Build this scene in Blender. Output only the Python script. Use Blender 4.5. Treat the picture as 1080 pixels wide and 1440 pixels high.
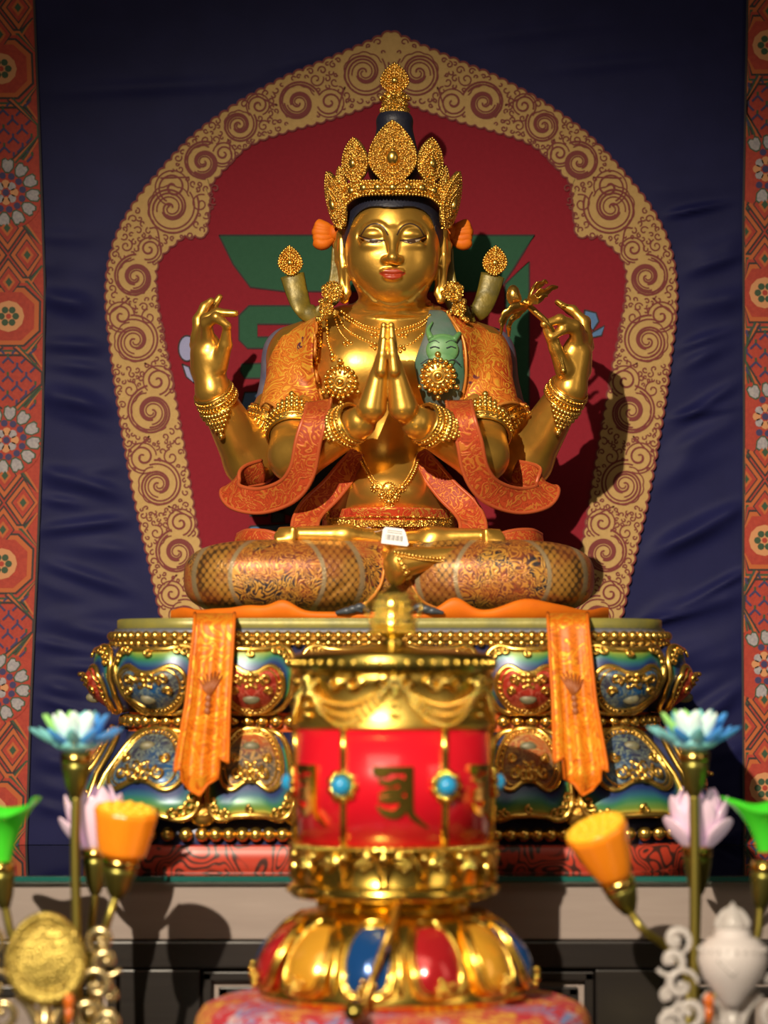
import bpy, math, random
import numpy as np
from mathutils import Vector, Matrix
from mathutils.bvhtree import BVHTree

for o in list(bpy.data.objects):
    bpy.data.objects.remove(o, do_unlink=True)
scene = bpy.context.scene
COL = scene.collection
rnd = random.Random(7)
PI = math.pi
ZC = 1.35            # camera height (m)
HOR, CX0, DIST = 930.0, 540.0, 4.0

# ------------------------------------------------------------------ camera, light, exposure
cam_d = bpy.data.cameras.new('camera')
cam = bpy.data.objects.new('camera', cam_d); COL.objects.link(cam)
cam.location = (0, -DIST, ZC); cam.rotation_euler = (PI/2, 0, 0)
cam_d.sensor_width = 36; cam_d.lens = 100.0; cam_d.shift_y = 210/1440
cam_d.clip_start = 0.05
cam_d.dof.use_dof = True; cam_d.dof.focus_distance = 3.97; cam_d.dof.aperture_fstop = 2.4
scene.camera = cam
scene.view_settings.view_transform = 'Standard'
scene.view_settings.look = 'None'
scene.view_settings.exposure = 0.0
scene.view_settings.gamma = 1.0
scene.view_settings.use_curve_mapping = False

world = bpy.data.worlds.new('world'); scene.world = world; world.use_nodes = True
bg = world.node_tree.nodes['Background']
bg.inputs[0].default_value = (1.0, 0.78, 0.52, 1); bg.inputs[1].default_value = 0.04

def aim(o, target):
    d = Vector(target) - o.location
    o.rotation_euler = d.to_track_quat('-Z', 'Y').to_euler()

def spot(name, loc, target, power, size_deg, blend, radius, col):
    l = bpy.data.lights.new(name, 'SPOT'); l.energy = power; l.spot_size = math.radians(size_deg)
    l.spot_blend = blend; l.shadow_soft_size = radius; l.color = col
    o = bpy.data.objects.new(name, l); COL.objects.link(o); o.location = loc; aim(o, target)
    return o

def area(name, loc, target, power, sx, sy, col):
    l = bpy.data.lights.new(name, 'AREA'); l.energy = power; l.shape = 'RECTANGLE'; l.size = sx; l.size_y = sy; l.color = col
    o = bpy.data.objects.new(name, l); COL.objects.link(o); o.location = loc; aim(o, target)
    return o

WARM = (1.0, 0.86, 0.66)
spot('key_spot', (-1.25, -4.9, ZC+2.15), (0.0, -0.2, ZC-0.06), 1750, 25.5, 1.0, 0.035, WARM)
area('overhead_fill', (-0.5, -2.6, ZC+1.9), (0, -0.2, ZC+0.1), 10, 1.6, 0.8, (1.0, 0.84, 0.62))  # added soft overhead fill, unseen, gives the gilding something bright to reflect
area('side_fill', (2.0, -2.2, ZC+0.7), (0, -0.2, ZC+0.1), 5, 0.7, 1.4, (1.0, 0.82, 0.6))  # added fill light from the right, lifts the side facing away from the key

# ------------------------------------------------------------------ coordinates
def q(Y): return (DIST+Y)/4000.0
def P(px, py, Y): return np.array([(px-CX0)*q(Y), Y, ZC+(HOR-py)*q(Y)])
def zpx(py, Y): return ZC+(HOR-py)*q(Y)

def spline(pts, n, closed=False):
    p = np.array(pts, float); m = len(p)
    if closed: p = np.vstack([p[-1], p, p[0], p[1]]); segs = m
    else: p = np.vstack([2*p[0]-p[1], p, 2*p[-1]-p[-2]]); segs = m-1
    ts = np.linspace(0, segs, n, endpoint=not closed)
    i = np.minimum(ts.astype(int), segs-1); t = (ts-i)[:, None]
    a, b, c, d = p[i], p[i+1], p[i+2], p[i+3]
    return 0.5*((2*b)+(-a+c)*t+(2*a-5*b+4*c-d)*t*t+(-a+3*b-3*c+d)*t**3)

def nrm(v):
    v = np.asarray(v, float); return v/(np.linalg.norm(v)+1e-12)

# ------------------------------------------------------------------ mesh builder
_sph = {}
def sph_mesh(seg, rings):
    if (seg, rings) in _sph: return _sph[(seg, rings)]
    v = [(0, 0, 1)]
    for i in range(1, rings):
        a = PI*i/rings
        for j in range(seg):
            b = 2*PI*j/seg
            v.append((math.sin(a)*math.cos(b), math.sin(a)*math.sin(b), math.cos(a)))
    v.append((0, 0, -1)); f = []
    for j in range(seg): f.append((0, 1+j, 1+(j+1) % seg))
    for i in range(rings-2):
        for j in range(seg):
            a = 1+i*seg+j; b = 1+i*seg+(j+1) % seg
            f.append((a, a+seg, b+seg, b))
    L = len(v)-1; s = 1+(rings-2)*seg
    for j in range(seg): f.append((L, s+(j+1) % seg, s+j))
    _sph[(seg, rings)] = (np.array(v), f)
    return _sph[(seg, rings)]

class MB:
    def __init__(self): self.v = []; self.f = []; self.m = []; self.a = []; self.n = 0; self.flat = []
    def add(self, V, F, mat=0, attr=None, flat=False):
        V = np.asarray(V, float).reshape(-1, 3); k = self.n
        self.v.append(V); self.n += len(V)
        self.f.extend([tuple(int(i)+k for i in f) for f in F])
        self.m.extend([mat]*len(F)); self.flat.extend([flat]*len(F))
        self.a.append(np.zeros(len(V)) if attr is None else np.asarray(attr, float))
    def sphere(self, c, r, s=(1, 1, 1), seg=8, rings=5, mat=0, R=None):
        V, F = sph_mesh(seg, rings); V = V*np.array(s)*r
        if R is not None: V = V @ np.array(R).T
        self.add(V+np.asarray(c), F, mat)
    def grid(self, fn, us, vs, closeu=False, closev=False, mat=0, attr=None, flip=False):
        V = []; A = []
        for u in us:
            for w in vs:
                V.append(fn(u, w))
                if attr: A.append(attr(u, w))
        nu, nv = len(us), len(vs); F = []
        for i in range(nu if closeu else nu-1):
            for j in range(nv if closev else nv-1):
                a = i*nv+j; b = i*nv+(j+1) % nv; c = ((i+1) % nu)*nv+(j+1) % nv; d = ((i+1) % nu)*nv+j
                F.append((a, d, c, b) if flip else (a, b, c, d))
        self.add(V, F, mat, A if attr else None)
    def tube(self, path, r, seg=8, closed=False, mat=0, caps=True):
        p = np.asarray(path, float); n = len(p)
        r = np.full(n, r) if np.isscalar(r) else np.asarray(r, float)
        T = np.gradient(p, axis=0)
        if closed: T = np.roll(p, -1, 0)-np.roll(p, 1, 0)
        T /= (np.linalg.norm(T, axis=1)[:, None]+1e-12)
        up = np.array([0, 0, 1.0]) if abs(T[0][2]) < .9 else np.array([0, 1.0, 0])
        V = []; u = nrm(np.cross(up, T[0]))
        for i in range(n):
            u = nrm(u-np.dot(u, T[i])*T[i]); w = np.cross(T[i], u)
            for j in range(seg):
                a = 2*PI*j/seg; V.append(p[i]+r[i]*(math.cos(a)*u+math.sin(a)*w))
        F = []
        for i in range(n if closed else n-1):
            for j in range(seg):
                a = i*seg+j; b = i*seg+(j+1) % seg; c = ((i+1) % n)*seg+(j+1) % seg; d = ((i+1) % n)*seg+j
                F.append((a, b, c, d))
        if caps and not closed:
            F.append(tuple(range(seg-1, -1, -1))); F.append(tuple((n-1)*seg+j for j in range(seg)))
        self.add(V, F, mat)
    def band(self, path, wv, w, th, curl=0.0, seg=14, mat=0):
        """flat ribbon of real thickness: elliptical section, width along wv"""
        p = np.asarray(path, float); n = len(p)
        w = np.full(n, w) if np.isscalar(w) else np.asarray(w, float)
        T = np.gradient(p, axis=0); T /= (np.linalg.norm(T, axis=1)[:, None]+1e-12)
        V = []
        for i in range(n):
            a = np.asarray(wv[i], float); a = nrm(a-np.dot(a, T[i])*T[i]); b = np.cross(T[i], a)
            for j in range(seg):
                t = 2*PI*j/seg; c = math.cos(t)
                c = math.copysign(abs(c)**.7, c)
                V.append(p[i]+a*c*w[i]/2+b*(math.sin(t)*th/2+curl*(c*c)*w[i]))
        F = []
        for i in range(n-1):
            for j in range(seg):
                F.append((i*seg+j, i*seg+(j+1) % seg, (i+1)*seg+(j+1) % seg, (i+1)*seg+j))
        F.append(tuple(range(seg-1, -1, -1))); F.append(tuple((n-1)*seg+j for j in range(seg)))
        self.add(V, F, mat)
    def lathe(self, prof, c, seg=48, mat=0, axis=None, caps=True):
        c = np.asarray(c, float)
        if axis is None: U, W, A = np.array([1., 0, 0]), np.array([0, 1., 0]), np.array([0, 0, 1.])
        else:
            A = nrm(axis); U = nrm(np.cross(A, [0, 1, 0.01])); W = np.cross(A, U)
        V = []
        for r, z in prof:
            for j in range(seg):
                a = 2*PI*j/seg; V.append(c+A*z+r*(U*math.cos(a)+W*math.sin(a)))
        F = []
        for i in range(len(prof)-1):
            for j in range(seg):
                F.append((i*seg+j, i*seg+(j+1) % seg, (i+1)*seg+(j+1) % seg, (i+1)*seg+j))
        if caps:
            F.append(tuple(range(seg-1, -1, -1))); F.append(tuple((len(prof)-1)*seg+j for j in range(seg)))
        self.add(V, F, mat)
    def prism(self, pts, fr, d0, d1, mat=0, flat=True):
        """outline pts (2D) in frame fr=(O,U,V,N) extruded along N from d0 to d1"""
        O, U, W, N = fr; n = len(pts)
        V = [O+U*x+W*y+N*d0 for x, y in pts]+[O+U*x+W*y+N*d1 for x, y in pts]
        F = [tuple(range(n-1, -1, -1)), tuple(range(n, 2*n))]
        F += [(i, (i+1) % n, n+(i+1) % n, n+i) for i in range(n)]
        self.add(V, F, mat, flat=flat)
    def box(self, a, b, mat=0):
        (x0, y0, z0), (x1, y1, z1) = a, b
        V = [(x, y, z) for x in (x0, x1) for y in (y0, y1) for z in (z0, z1)]
        self.add(V, [(0, 1, 3, 2), (4, 6, 7, 5), (0, 4, 5, 1), (2, 3, 7, 6), (0, 2, 6, 4), (1, 5, 7, 3)], mat, flat=True)
    def build(self, name, mats, parent=None, bevel=0, attr=False):
        V = np.vstack(self.v)
        if parent is not None:
            V = V-np.array(world_loc(parent))
        me = bpy.data.meshes.new(name)
        me.from_pydata(V.tolist(), [], self.f); 
        if not isinstance(mats, (list, tuple)): mats = [mats]
        for m in mats: me.materials.append(m)
        me.polygons.foreach_set('material_index', self.m)
        me.polygons.foreach_set('use_smooth', [not x for x in self.flat])
        if attr:
            at = me.attributes.new('w', 'FLOAT', 'POINT'); at.data.foreach_set('value', np.concatenate(self.a).astype(np.float32))
        me.update()
        o = bpy.data.objects.new(name, me); COL.objects.link(o)
        if parent is not None: o.parent = parent
        if bevel:
            b = o.modifiers.new('bevel', 'BEVEL'); b.width = bevel; b.segments = 2; b.limit_method = 'ANGLE'
        return o

def world_loc(o):
    l = Vector((0, 0, 0))
    while o is not None:
        l += o.location; o = o.parent
    return l

def tag(o, label, cat, group=None, kind=None):
    if kind: o['kind'] = kind
    if label: o['label'] = label
    if cat: o['category'] = cat
    if group: o['group'] = group
    return o

def thing(name, label, cat, loc, group=None):
    o = bpy.data.objects.new(name, None); COL.objects.link(o); o.location = loc; o.empty_display_size = .05
    return tag(o, label, cat, group)

# ------------------------------------------------------------------ materials
def newmat(name):
    m = bpy.data.materials.new(name); m.use_nodes = True
    nt = m.node_tree; b = nt.nodes['Principled BSDF']
    return m, nt, b

def node(nt, typ, ins=None, **props):
    n = nt.nodes.new(typ)
    for k, v in props.items(): setattr(n, k, v)
    if ins:
        for k, v in ins.items():
            s = n.inputs[k]
            if isinstance(v, bpy.types.NodeSocket): nt.links.new(v, s)
            else: s.default_value = v
    return n

def c4(c): return (c[0], c[1], c[2], 1)

def ramp(nt, fac, stops, interp='LINEAR'):
    r = node(nt, 'ShaderNodeValToRGB', {0: fac}); cr = r.color_ramp; cr.interpolation = interp
    while len(cr.elements) < len(stops): cr.elements.new(0.5)
    for e, (p, c) in zip(cr.elements, stops): e.position = p; e.color = c4(c) if len(c) == 3 else c
    return r.outputs[0]

def mixc(nt, fac, a, b):
    n = nt.nodes.new('ShaderNodeMix'); n.data_type = 'RGBA'
    for s, v in ((n.inputs[0], fac), (n.inputs[6], a), (n.inputs[7], b)):
        if isinstance(v, bpy.types.NodeSocket): nt.links.new(v, s)
        elif s.type == 'RGBA': s.default_value = c4(v)
        else: s.default_value = v
    return n.outputs[2]

def math_(nt, op, a, b=0.0, c=0.0):
    return node(nt, 'ShaderNodeMath', {0: a, 1: b, 2: c}, operation=op).outputs[0]

def coords(nt, scale=(1, 1, 1)):
    t = nt.nodes.new('ShaderNodeTexCoord')
    return node(nt, 'ShaderNodeMapping', {'Vector': t.outputs['Object'], 'Scale': scale}).outputs[0]

def noise(nt, vec, scale, detail=3, rough=.5, dist=0.0):
    return node(nt, 'ShaderNodeTexNoise', {'Vector': vec, 'Scale': scale, 'Detail': detail, 'Roughness': rough, 'Distortion': dist}).outputs[0]

def bump(nt, b, h, strength, dist):
    n = node(nt, 'ShaderNodeBump', {'Height': h, 'Strength': strength, 'Distance': dist})
    nt.links.new(n.outputs[0], b.inputs['Normal'])

def mat(name, col, met=0.0, rough=.5, col2=None, vscale=20, bumps=None, coat=0, trans=0, emit=None, spec=None, sss=0, ior=None, sheen=0):
    m, nt, b = newmat(name)
    b.inputs['Base Color'].default_value = c4(col); b.inputs['Metallic'].default_value = met; b.inputs['Roughness'].default_value = rough
    v = coords(nt)
    if col2 is not None:
        f = ramp(nt, noise(nt, v, vscale, 4), [(.35, (0, 0, 0)), (.65, (1, 1, 1))])
        nt.links.new(mixc(nt, f, col, col2), b.inputs['Base Color'])
    if bumps:
        kind, sc, st, ds = bumps
        if kind == 'noise': h = noise(nt, v, sc, 3)
        elif kind == 'voronoi': h = node(nt, 'ShaderNodeTexVoronoi', {'Vector': v, 'Scale': sc}).outputs[0]
        bump(nt, b, h, st, ds)
    b.inputs['Coat Weight'].default_value = coat
    b.inputs['Transmission Weight'].default_value = trans
    if emit: b.inputs['Emission Color'].default_value = c4(emit[0]); b.inputs['Emission Strength'].default_value = emit[1]
    if spec is not None: b.inputs['Specular IOR Level'].default_value = spec
    if sss: b.inputs['Subsurface Weight'].default_value = sss; b.inputs['Subsurface Radius'].default_value = (.01, .008, .006)
    if ior: b.inputs['IOR'].default_value = ior
    if sheen: b.inputs['Sheen Weight'].default_value = sheen
    return m

G = (0.80, 0.47, 0.09)
M = {}
M['gold_bead'] = mat('bright_gilding', (0.88, 0.55, 0.12), .95, .26)
M['filigree'] = mat('filigree_gilding', (0.86, 0.53, 0.11), .95, .3, bumps=('voronoi', 420, .8, .003))
M['gold_old'] = mat('aged_gilding', (0.72, 0.42, 0.08), .9, .32, (0.45, 0.25, 0.05), 30, ('noise', 120, .3, .003))
M['brass'] = mat('polished_brass', (0.92, 0.62, 0.11), 1, .2)
M['brass_satin'] = mat('satin_brass', (0.86, 0.58, 0.12), 1, .36)
M['brass_bead'] = mat('bright_brass_beads', (0.92, 0.62, 0.12), 1, .1)
M['brass_dark'] = mat('olive_brass', (0.42, 0.32, 0.07), 1, .28)
M['hair'] = mat('blue_black_hair', (0.012, 0.014, 0.03), 0, .5, bumps=('noise', 300, .3, .002))
M['olive'] = mat('olive_ribbon', (0.20, 0.145, 0.015), .25, .42, (0.10, 0.08, 0.015), 60, ('noise', 90, .3, .003))
M['orange_cloth'] = mat('orange_bow', (0.72, 0.17, 0.008), 0, .55, (0.62, 0.125, 0.008), 60, spec=.2)
M['cape'] = mat('slate_cape', (0.10, 0.10, 0.17), .1, .5, (0.16, .15, .2), 50)
M['paper'] = mat('white_paper', (0.85, 0.83, 0.82), 0, .6)
M['ink'] = mat('black_ink', (0.03, 0.03, 0.05), 0, .6)

def gilded(name):
    """skin gilding with painted eyes, brows and lips driven by stored masks"""
    m, nt, b = newmat(name); v = coords(nt)
    f = ramp(nt, noise(nt, v, 14, 4), [(.3, (0, 0, 0)), (.7, (1, 1, 1))])
    base = mixc(nt, f, (0.82, 0.46, 0.085), (0.70, 0.385, 0.065))
    def layer(base, attr, col):
        a = node(nt, 'ShaderNodeAttribute', attribute_name=attr).outputs['Fac']
        k = ramp(nt, a, [(.47, (0, 0, 0)), (.53, (1, 1, 1))])
        return mixc(nt, k, base, col), k
    base, k1 = layer(base, 'lip', (0.36, 0.04, 0.012))
    base, k2 = layer(base, 'eyewhite', (0.40, 0.30, 0.20))
    base, k3 = layer(base, 'dark', (0.05, 0.022, 0.01))
    paint = math_(nt, 'MAXIMUM', math_(nt, 'MAXIMUM', k1, k2), k3)
    nt.links.new(base, b.inputs['Base Color'])
    nt.links.new(math_(nt, 'MULTIPLY', math_(nt, 'SUBTRACT', 1.0, paint), .86), b.inputs['Metallic'])
    r = math_(nt, 'MULTIPLY_ADD', noise(nt, v, 40, 3), .12, .28)
    nt.links.new(r, b.inputs['Roughness'])
    bump(nt, b, noise(nt, v, 60, 3), .12, .003)
    return m
M['skin'] = gilded('gilded_skin')

def scroll_cloth(name, c1, c2, line, dark, scale=28, freq=9.0, lmet=.6):
    """lacquered cloth with raised gilt scrollwork (contours of a noise field)"""
    m, nt, b = newmat(name); v = coords(nt)
    f = ramp(nt, noise(nt, v, 11, 3), [(.42, (0, 0, 0)), (.58, (1, 1, 1))])
    base = mixc(nt, f, c1, c2)
    n = noise(nt, v, scale, 2, .5, 1.2)
    pp = math_(nt, 'PINGPONG', math_(nt, 'MULTIPLY', n, freq), .5)
    k = ramp(nt, pp, [(.10, (1, 1, 1)), (.20, (0, 0, 0))])
    dk = ramp(nt, noise(nt, v, 40, 2), [(.66, (0, 0, 0)), (.70, (1, 1, 1))])
    base = mixc(nt, dk, base, dark)
    k2 = ramp(nt, pp, [(.26, (0, 0, 0)), (.30, (1, 1, 1)), (.36, (1, 1, 1)), (.40, (0, 0, 0))])
    base = mixc(nt, math_(nt, 'MULTIPLY', k2, .55), base, (c2[0]*.45, c2[1]*.35, c2[2]*.4))
    nt.links.new(mixc(nt, k, base, line), b.inputs['Base Color'])
    nt.links.new(math_(nt, 'MULTIPLY', k, lmet), b.inputs['Metallic'])
    b.inputs['Roughness'].default_value = .45; b.inputs['Specular IOR Level'].default_value = .25
    bump(nt, b, k, .35, .0015)
    return m
M['robe'] = scroll_cloth('orange_scroll_robe', (0.56, 0.16, 0.018), (0.40, 0.045, 0.010), (0.74, 0.36, 0.04), (0.08, 0.03, 0.05), 31, 8, .35)
M['scarf'] = scroll_cloth('coral_scroll_scarf', (0.42, 0.055, 0.016), (0.38, 0.05, 0.014), (0.55, 0.17, 0.03), (0.28, .04, .012), 40, 7, .3)
M['sash'] = scroll_cloth('orange_sash', (0.70, 0.195, 0.008), (0.64, 0.155, 0.008), (0.74, 0.30, 0.02), (0.45, .10, .008), 26, 6, .3)
M['hem'] = mat('orange_hem', (0.70, 0.165, 0.008), 0, .5, (0.62, 0.13, 0.008), 25, spec=.2)
M['hem_dark'] = mat('slate_hem', (0.06, 0.07, 0.09), .2, .4)
M['belt_red'] = scroll_cloth('red_belt_cloth', (0.55, 0.06, 0.02), (0.48, 0.05, 0.02), (0.80, 0.42, 0.08), (0.08, 0.05, 0.06), 45, 7)

def leg_cloth():
    m, nt, b = newmat('dragon_brocade'); v = coords(nt)
    vs = node(nt, 'ShaderNodeMapping', {'Vector': coords(nt, (1.15, 0.25, .9)), 'Rotation': (0, PI/4, 0)}).outputs[0]
    vo = node(nt, 'ShaderNodeTexVoronoi', {'Vector': vs, 'Scale': 125.0, 'Randomness': .12})
    sc = ramp(nt, vo.outputs[0], [(.0, (0.48, 0.25, 0.045)), (.44, (0.36, 0.165, 0.03)), (.64, (0.07, 0.035, 0.014))])
    n = noise(nt, v, 38, 2, .5, 1.3)
    pp = math_(nt, 'PINGPONG', math_(nt, 'MULTIPLY', n, 11.0), .5)
    k = ramp(nt, pp, [(.16, (1, 1, 1)), (.30, (0, 0, 0))])
    fl = ramp(nt, noise(nt, v, 46, 2), [(.38, (0.025, 0.025, 0.045)), (.45, (0.09, 0.05, 0.02)), (.5, (0.34, 0.075, 0.018)), (.6, (0.22, 0.10, 0.022))])
    k3 = ramp(nt, pp, [(.32, (0, 0, 0)), (.37, (1, 1, 1)), (.44, (1, 1, 1)), (.48, (0, 0, 0))])
    flo = mixc(nt, k3, mixc(nt, k, fl, (0.56, 0.28, 0.045)), (0.03, 0.022, 0.025))
    sep = node(nt, 'ShaderNodeSeparateXYZ', {0: v})
    def ell(cx, cz, rx, rz):
        a = math_(nt, 'DIVIDE', math_(nt, 'SUBTRACT', sep.outputs[0], cx), rx)
        c = math_(nt, 'DIVIDE', math_(nt, 'SUBTRACT', sep.outputs[2], cz), rz)
        return math_(nt, 'SQRT', math_(nt, 'ADD', math_(nt, 'MULTIPLY', a, a), math_(nt, 'MULTIPLY', c, c)))
    d = math_(nt, 'MINIMUM', ell(-.148, .055, .062, .062), ell(.148, .055, .062, .062))
    d2 = math_(nt, 'MINIMUM', ell(-.148, .055, .112, .085), ell(.148, .055, .112, .085))
    inner = ramp(nt, d, [(.96, (1, 1, 1)), (1.0, (0, 0, 0))])
    mid = ramp(nt, d2, [(.97, (1, 1, 1)), (1.0, (0, 0, 0))])
    ring = math_(nt, 'MAXIMUM', ramp(nt, math_(nt, 'ABSOLUTE', math_(nt, 'SUBTRACT', d, 1.0)), [(.03, (1, 1, 1)), (.06, (0, 0, 0))]),
                 ramp(nt, math_(nt, 'ABSOLUTE', math_(nt, 'SUBTRACT', d2, 1.0)), [(.02, (1, 1, 1)), (.04, (0, 0, 0))]))
    red = ramp(nt, noise(nt, v, 16, 2), [(.46, (0, 0, 0)), (.54, (1, 1, 1))])
    outer = mixc(nt, red, flo, mixc(nt, k, (0.45, 0.09, 0.03), (0.5, 0.22, 0.05)))
    sc = mixc(nt, math_(nt, 'MULTIPLY', red, .4), sc, (0.30, 0.06, 0.02)); flo2 = mixc(nt, math_(nt, 'MULTIPLY', red, .35), flo, (0.46, 0.085, 0.02)); c = mixc(nt, mid, outer, sc); c = mixc(nt, inner, c, flo2); c = mixc(nt, ring, c, (0.30, 0.22, 0.12))
    nt.links.new(c, b.inputs['Base Color']); b.inputs['Metallic'].default_value = .3; b.inputs['Roughness'].default_value = .42
    bump(nt, b, math_(nt, 'ADD', k, vo.outputs[0]), .25, .0012)
    return m
M['legs'] = leg_cloth()

# ------------------------------------------------------------------ signed distance sculpting
class Prim:
    def __init__(s, fn, lo, hi, k, sub=False): s.fn, s.lo, s.hi, s.k, s.sub = fn, np.array(lo), np.array(hi), k, sub
def rc(a, b, ra, rb, k=.012, sub=False):
    a, b = np.asarray(a, float), np.asarray(b, float); ba = b-a; L = max(np.dot(ba, ba), 1e-12); r = max(ra, rb)
    def fn(X, Y, Z):
        x, y, z = X-a[0], Y-a[1], Z-a[2]
        t = np.clip((x*ba[0]+y*ba[1]+z*ba[2])/L, 0, 1)
        return np.sqrt((x-t*ba[0])**2+(y-t*ba[1])**2+(z-t*ba[2])**2)-(ra+(rb-ra)*t)
    return Prim(fn, np.minimum(a, b)-r, np.maximum(a, b)+r, k, sub)
def el(c, r, k=.012, sub=False, n=2.0):
    c, r = np.asarray(c, float), np.asarray(r, float)
    def fn(X, Y, Z):
        x, y, z = (X-c[0])/r[0], (Y-c[1])/r[1], (Z-c[2])/r[2]
        if n != 2.0:
            return ((np.abs(x)**n+np.abs(y)**n+np.abs(z)**n)**(1/n)-1)*r.min()
        k0 = np.sqrt(x*x+y*y+z*z); k1 = np.sqrt((x/r[0])**2+(y/r[1])**2+(z/r[2])**2)
        return np.where(k1 > 1e-9, k0*(k0-1)/np.maximum(k1, 1e-9), -r.min())
    return Prim(fn, c-r, c+r, k, sub)
def R_(px, Y): return px*q(Y)
def pel(px, py, Y, rx, ry, rz, k=.012, sub=False, n=2.0): return el(P(px, py, Y), (R_(rx, Y), ry, R_(rz, Y)), k, sub, n)
def prc(a, b, ra, rb, k=.012, sub=False): return rc(P(*a), P(*b), R_(ra, a[2]), R_(rb, b[2]), k, sub)
def chain(pts, rs, k=.006): return [prc(pts[i], pts[i+1], rs[i], rs[i+1], k if i == 0 else .004) for i in range(len(pts)-1)]

def smin(a, b, k):
    h = np.clip(.5+.5*(b-a)/k, 0, 1); return b*(1-h)+a*h-k*h*(1-h)
def smax(a, b, k): return -smin(-a, -b, k)

def field(prims, xs, ys, zs):
    D = np.full((len(xs), len(ys), len(zs)), .3, np.float32)
    for p in prims:
        pad = p.k+.006
        sl = []
        for ax, i in ((xs, 0), (ys, 1), (zs, 2)):
            a = max(np.searchsorted(ax, p.lo[i]-pad)-1, 0); b = min(np.searchsorted(ax, p.hi[i]+pad)+1, len(ax)); sl.append(slice(a, b))
        if any(s.stop <= s.start for s in sl): continue
        X = xs[sl[0]][:, None, None]; Y = ys[sl[1]][None, :, None]; Z = zs[sl[2]][None, None, :]
        d = p.fn(X, Y, Z).astype(np.float32); c = D[tuple(sl)]
        D[tuple(sl)] = smax(c, -d, p.k) if p.sub else smin(c, d, p.k)
    return D

def at_points(prims, pts):
    X, Y, Z = pts[:, 0], pts[:, 1], pts[:, 2]; D = np.full(len(pts), .3)
    for p in prims:
        d = p.fn(X, Y, Z); D = smax(D, -d, p.k) if p.sub else smin(D, d, p.k)
    return D

def march(prims, px, py, y0=-.3, y1=.1):
    Y = np.linspace(y0, y1, 801); pts = np.array([P(px, py, t) for t in Y])
    D = at_points(prims, pts); i = np.nonzero(D < 0)[0]
    return Y[i[0]] if len(i) else None

def nets(D, xs, ys, zs):
    S = D < 0
    c = np.zeros(tuple(np.array(D.shape)-1), np.uint8)
    offs = [(a, b, d) for a in (0, 1) for b in (0, 1) for d in (0, 1)]
    for a, b, d in offs:
        c += S[a:S.shape[0]-1+a, b:S.shape[1]-1+b, d:S.shape[2]-1+d]
    I, J, K = np.nonzero((c > 0) & (c < 8)); n = len(I)
    idx = np.full(c.shape, -1, np.int32); idx[I, J, K] = np.arange(n)
    acc = np.zeros((n, 3)); cnt = np.zeros(n)
    for a in offs:
        for ax in range(3):
            if a[ax]: continue
            b = list(a); b[ax] = 1
            da = D[I+a[0], J+a[1], K+a[2]].astype(float); db = D[I+b[0], J+b[1], K+b[2]].astype(float)
            m = (da < 0) != (db < 0); t = da[m]/(da[m]-db[m])
            pa = np.stack([xs[I[m]+a[0]], ys[J[m]+a[1]], zs[K[m]+a[2]]], 1); pb = np.stack([xs[I[m]+b[0]], ys[J[m]+b[1]], zs[K[m]+b[2]]], 1)
            acc[m] += pa+(pb-pa)*t[:, None]; cnt[m] += 1
    V = acc/cnt[:, None]; F = []
    i, j, k = np.nonzero(S[:-1, 1:-1, 1:-1] != S[1:, 1:-1, 1:-1]); j += 1; k += 1
    Q = np.stack([idx[i, j-1, k-1], idx[i, j, k-1], idx[i, j, k], idx[i, j-1, k]], 1); s = S[i, j, k]; Q[~s] = Q[~s][:, ::-1]; F.append(Q)
    i, j, k = np.nonzero(S[1:-1, :-1, 1:-1] != S[1:-1, 1:, 1:-1]); i += 1; k += 1
    Q = np.stack([idx[i-1, j, k-1], idx[i-1, j, k], idx[i, j, k], idx[i, j, k-1]], 1); s = S[i, j, k]; Q[~s] = Q[~s][:, ::-1]; F.append(Q)
    i, j, k = np.nonzero(S[1:-1, 1:-1, :-1] != S[1:-1, 1:-1, 1:]); i += 1; j += 1
    Q = np.stack([idx[i-1, j-1, k], idx[i, j-1, k], idx[i, j, k], idx[i-1, j, k]], 1); s = S[i, j, k]; Q[~s] = Q[~s][:, ::-1]; F.append(Q)
    return V, np.vstack(F)

def axis(segs):
    out = [segs[0][0]]
    for a, b, st in segs:
        n = max(1, int(round((b-a)/st))); out.extend((a+(b-a)*np.arange(1, n+1)/n).tolist())
    return np.array(out)

def sculpt(prims, step, mask=None, pad=.012):
    lo = np.min([p.lo for p in prims if not p.sub], 0)-pad; hi = np.max([p.hi for p in prims if not p.sub], 0)+pad
    ax = [axis([(lo[i], hi[i], step)]) for i in range(3)]
    D = field(prims, *ax)
    if mask is not None:
        X, Y, Z = np.meshgrid(*ax, indexing='ij')
        D = mask(D, X, Y, Z)
    return nets(D, *ax)

def pxy(X, Y, Z):
    s = 4000.0/(DIST+Y); return CX0+X*s, HOR-(Z-ZC)*s

# ------------------------------------------------------------------ room
ZT = ZC-0.270        # altar glass top surface
M['wall'] = mat('dark_plaster', (0.05, 0.045, 0.05), 0, .8, (0.06, .055, .06), 6, ('noise', 40, .2, .003))
M['floor'] = mat('dark_floor_tiles', (0.06, 0.045, 0.035), 0, .35, (0.08, 0.06, 0.05), 4)
def slab(name, a, b, m):
    mb = MB(); mb.box(a, b); o = mb.build(name, m); o['kind'] = 'structure'; return o
slab('wall_back', (-2.2, 0.30, 0), (2.2, 0.40, 3.2), M['wall'])
slab('floor', (-2.2, -4.6, -.1), (2.2, 0.40, 0), M['floor'])

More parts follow.
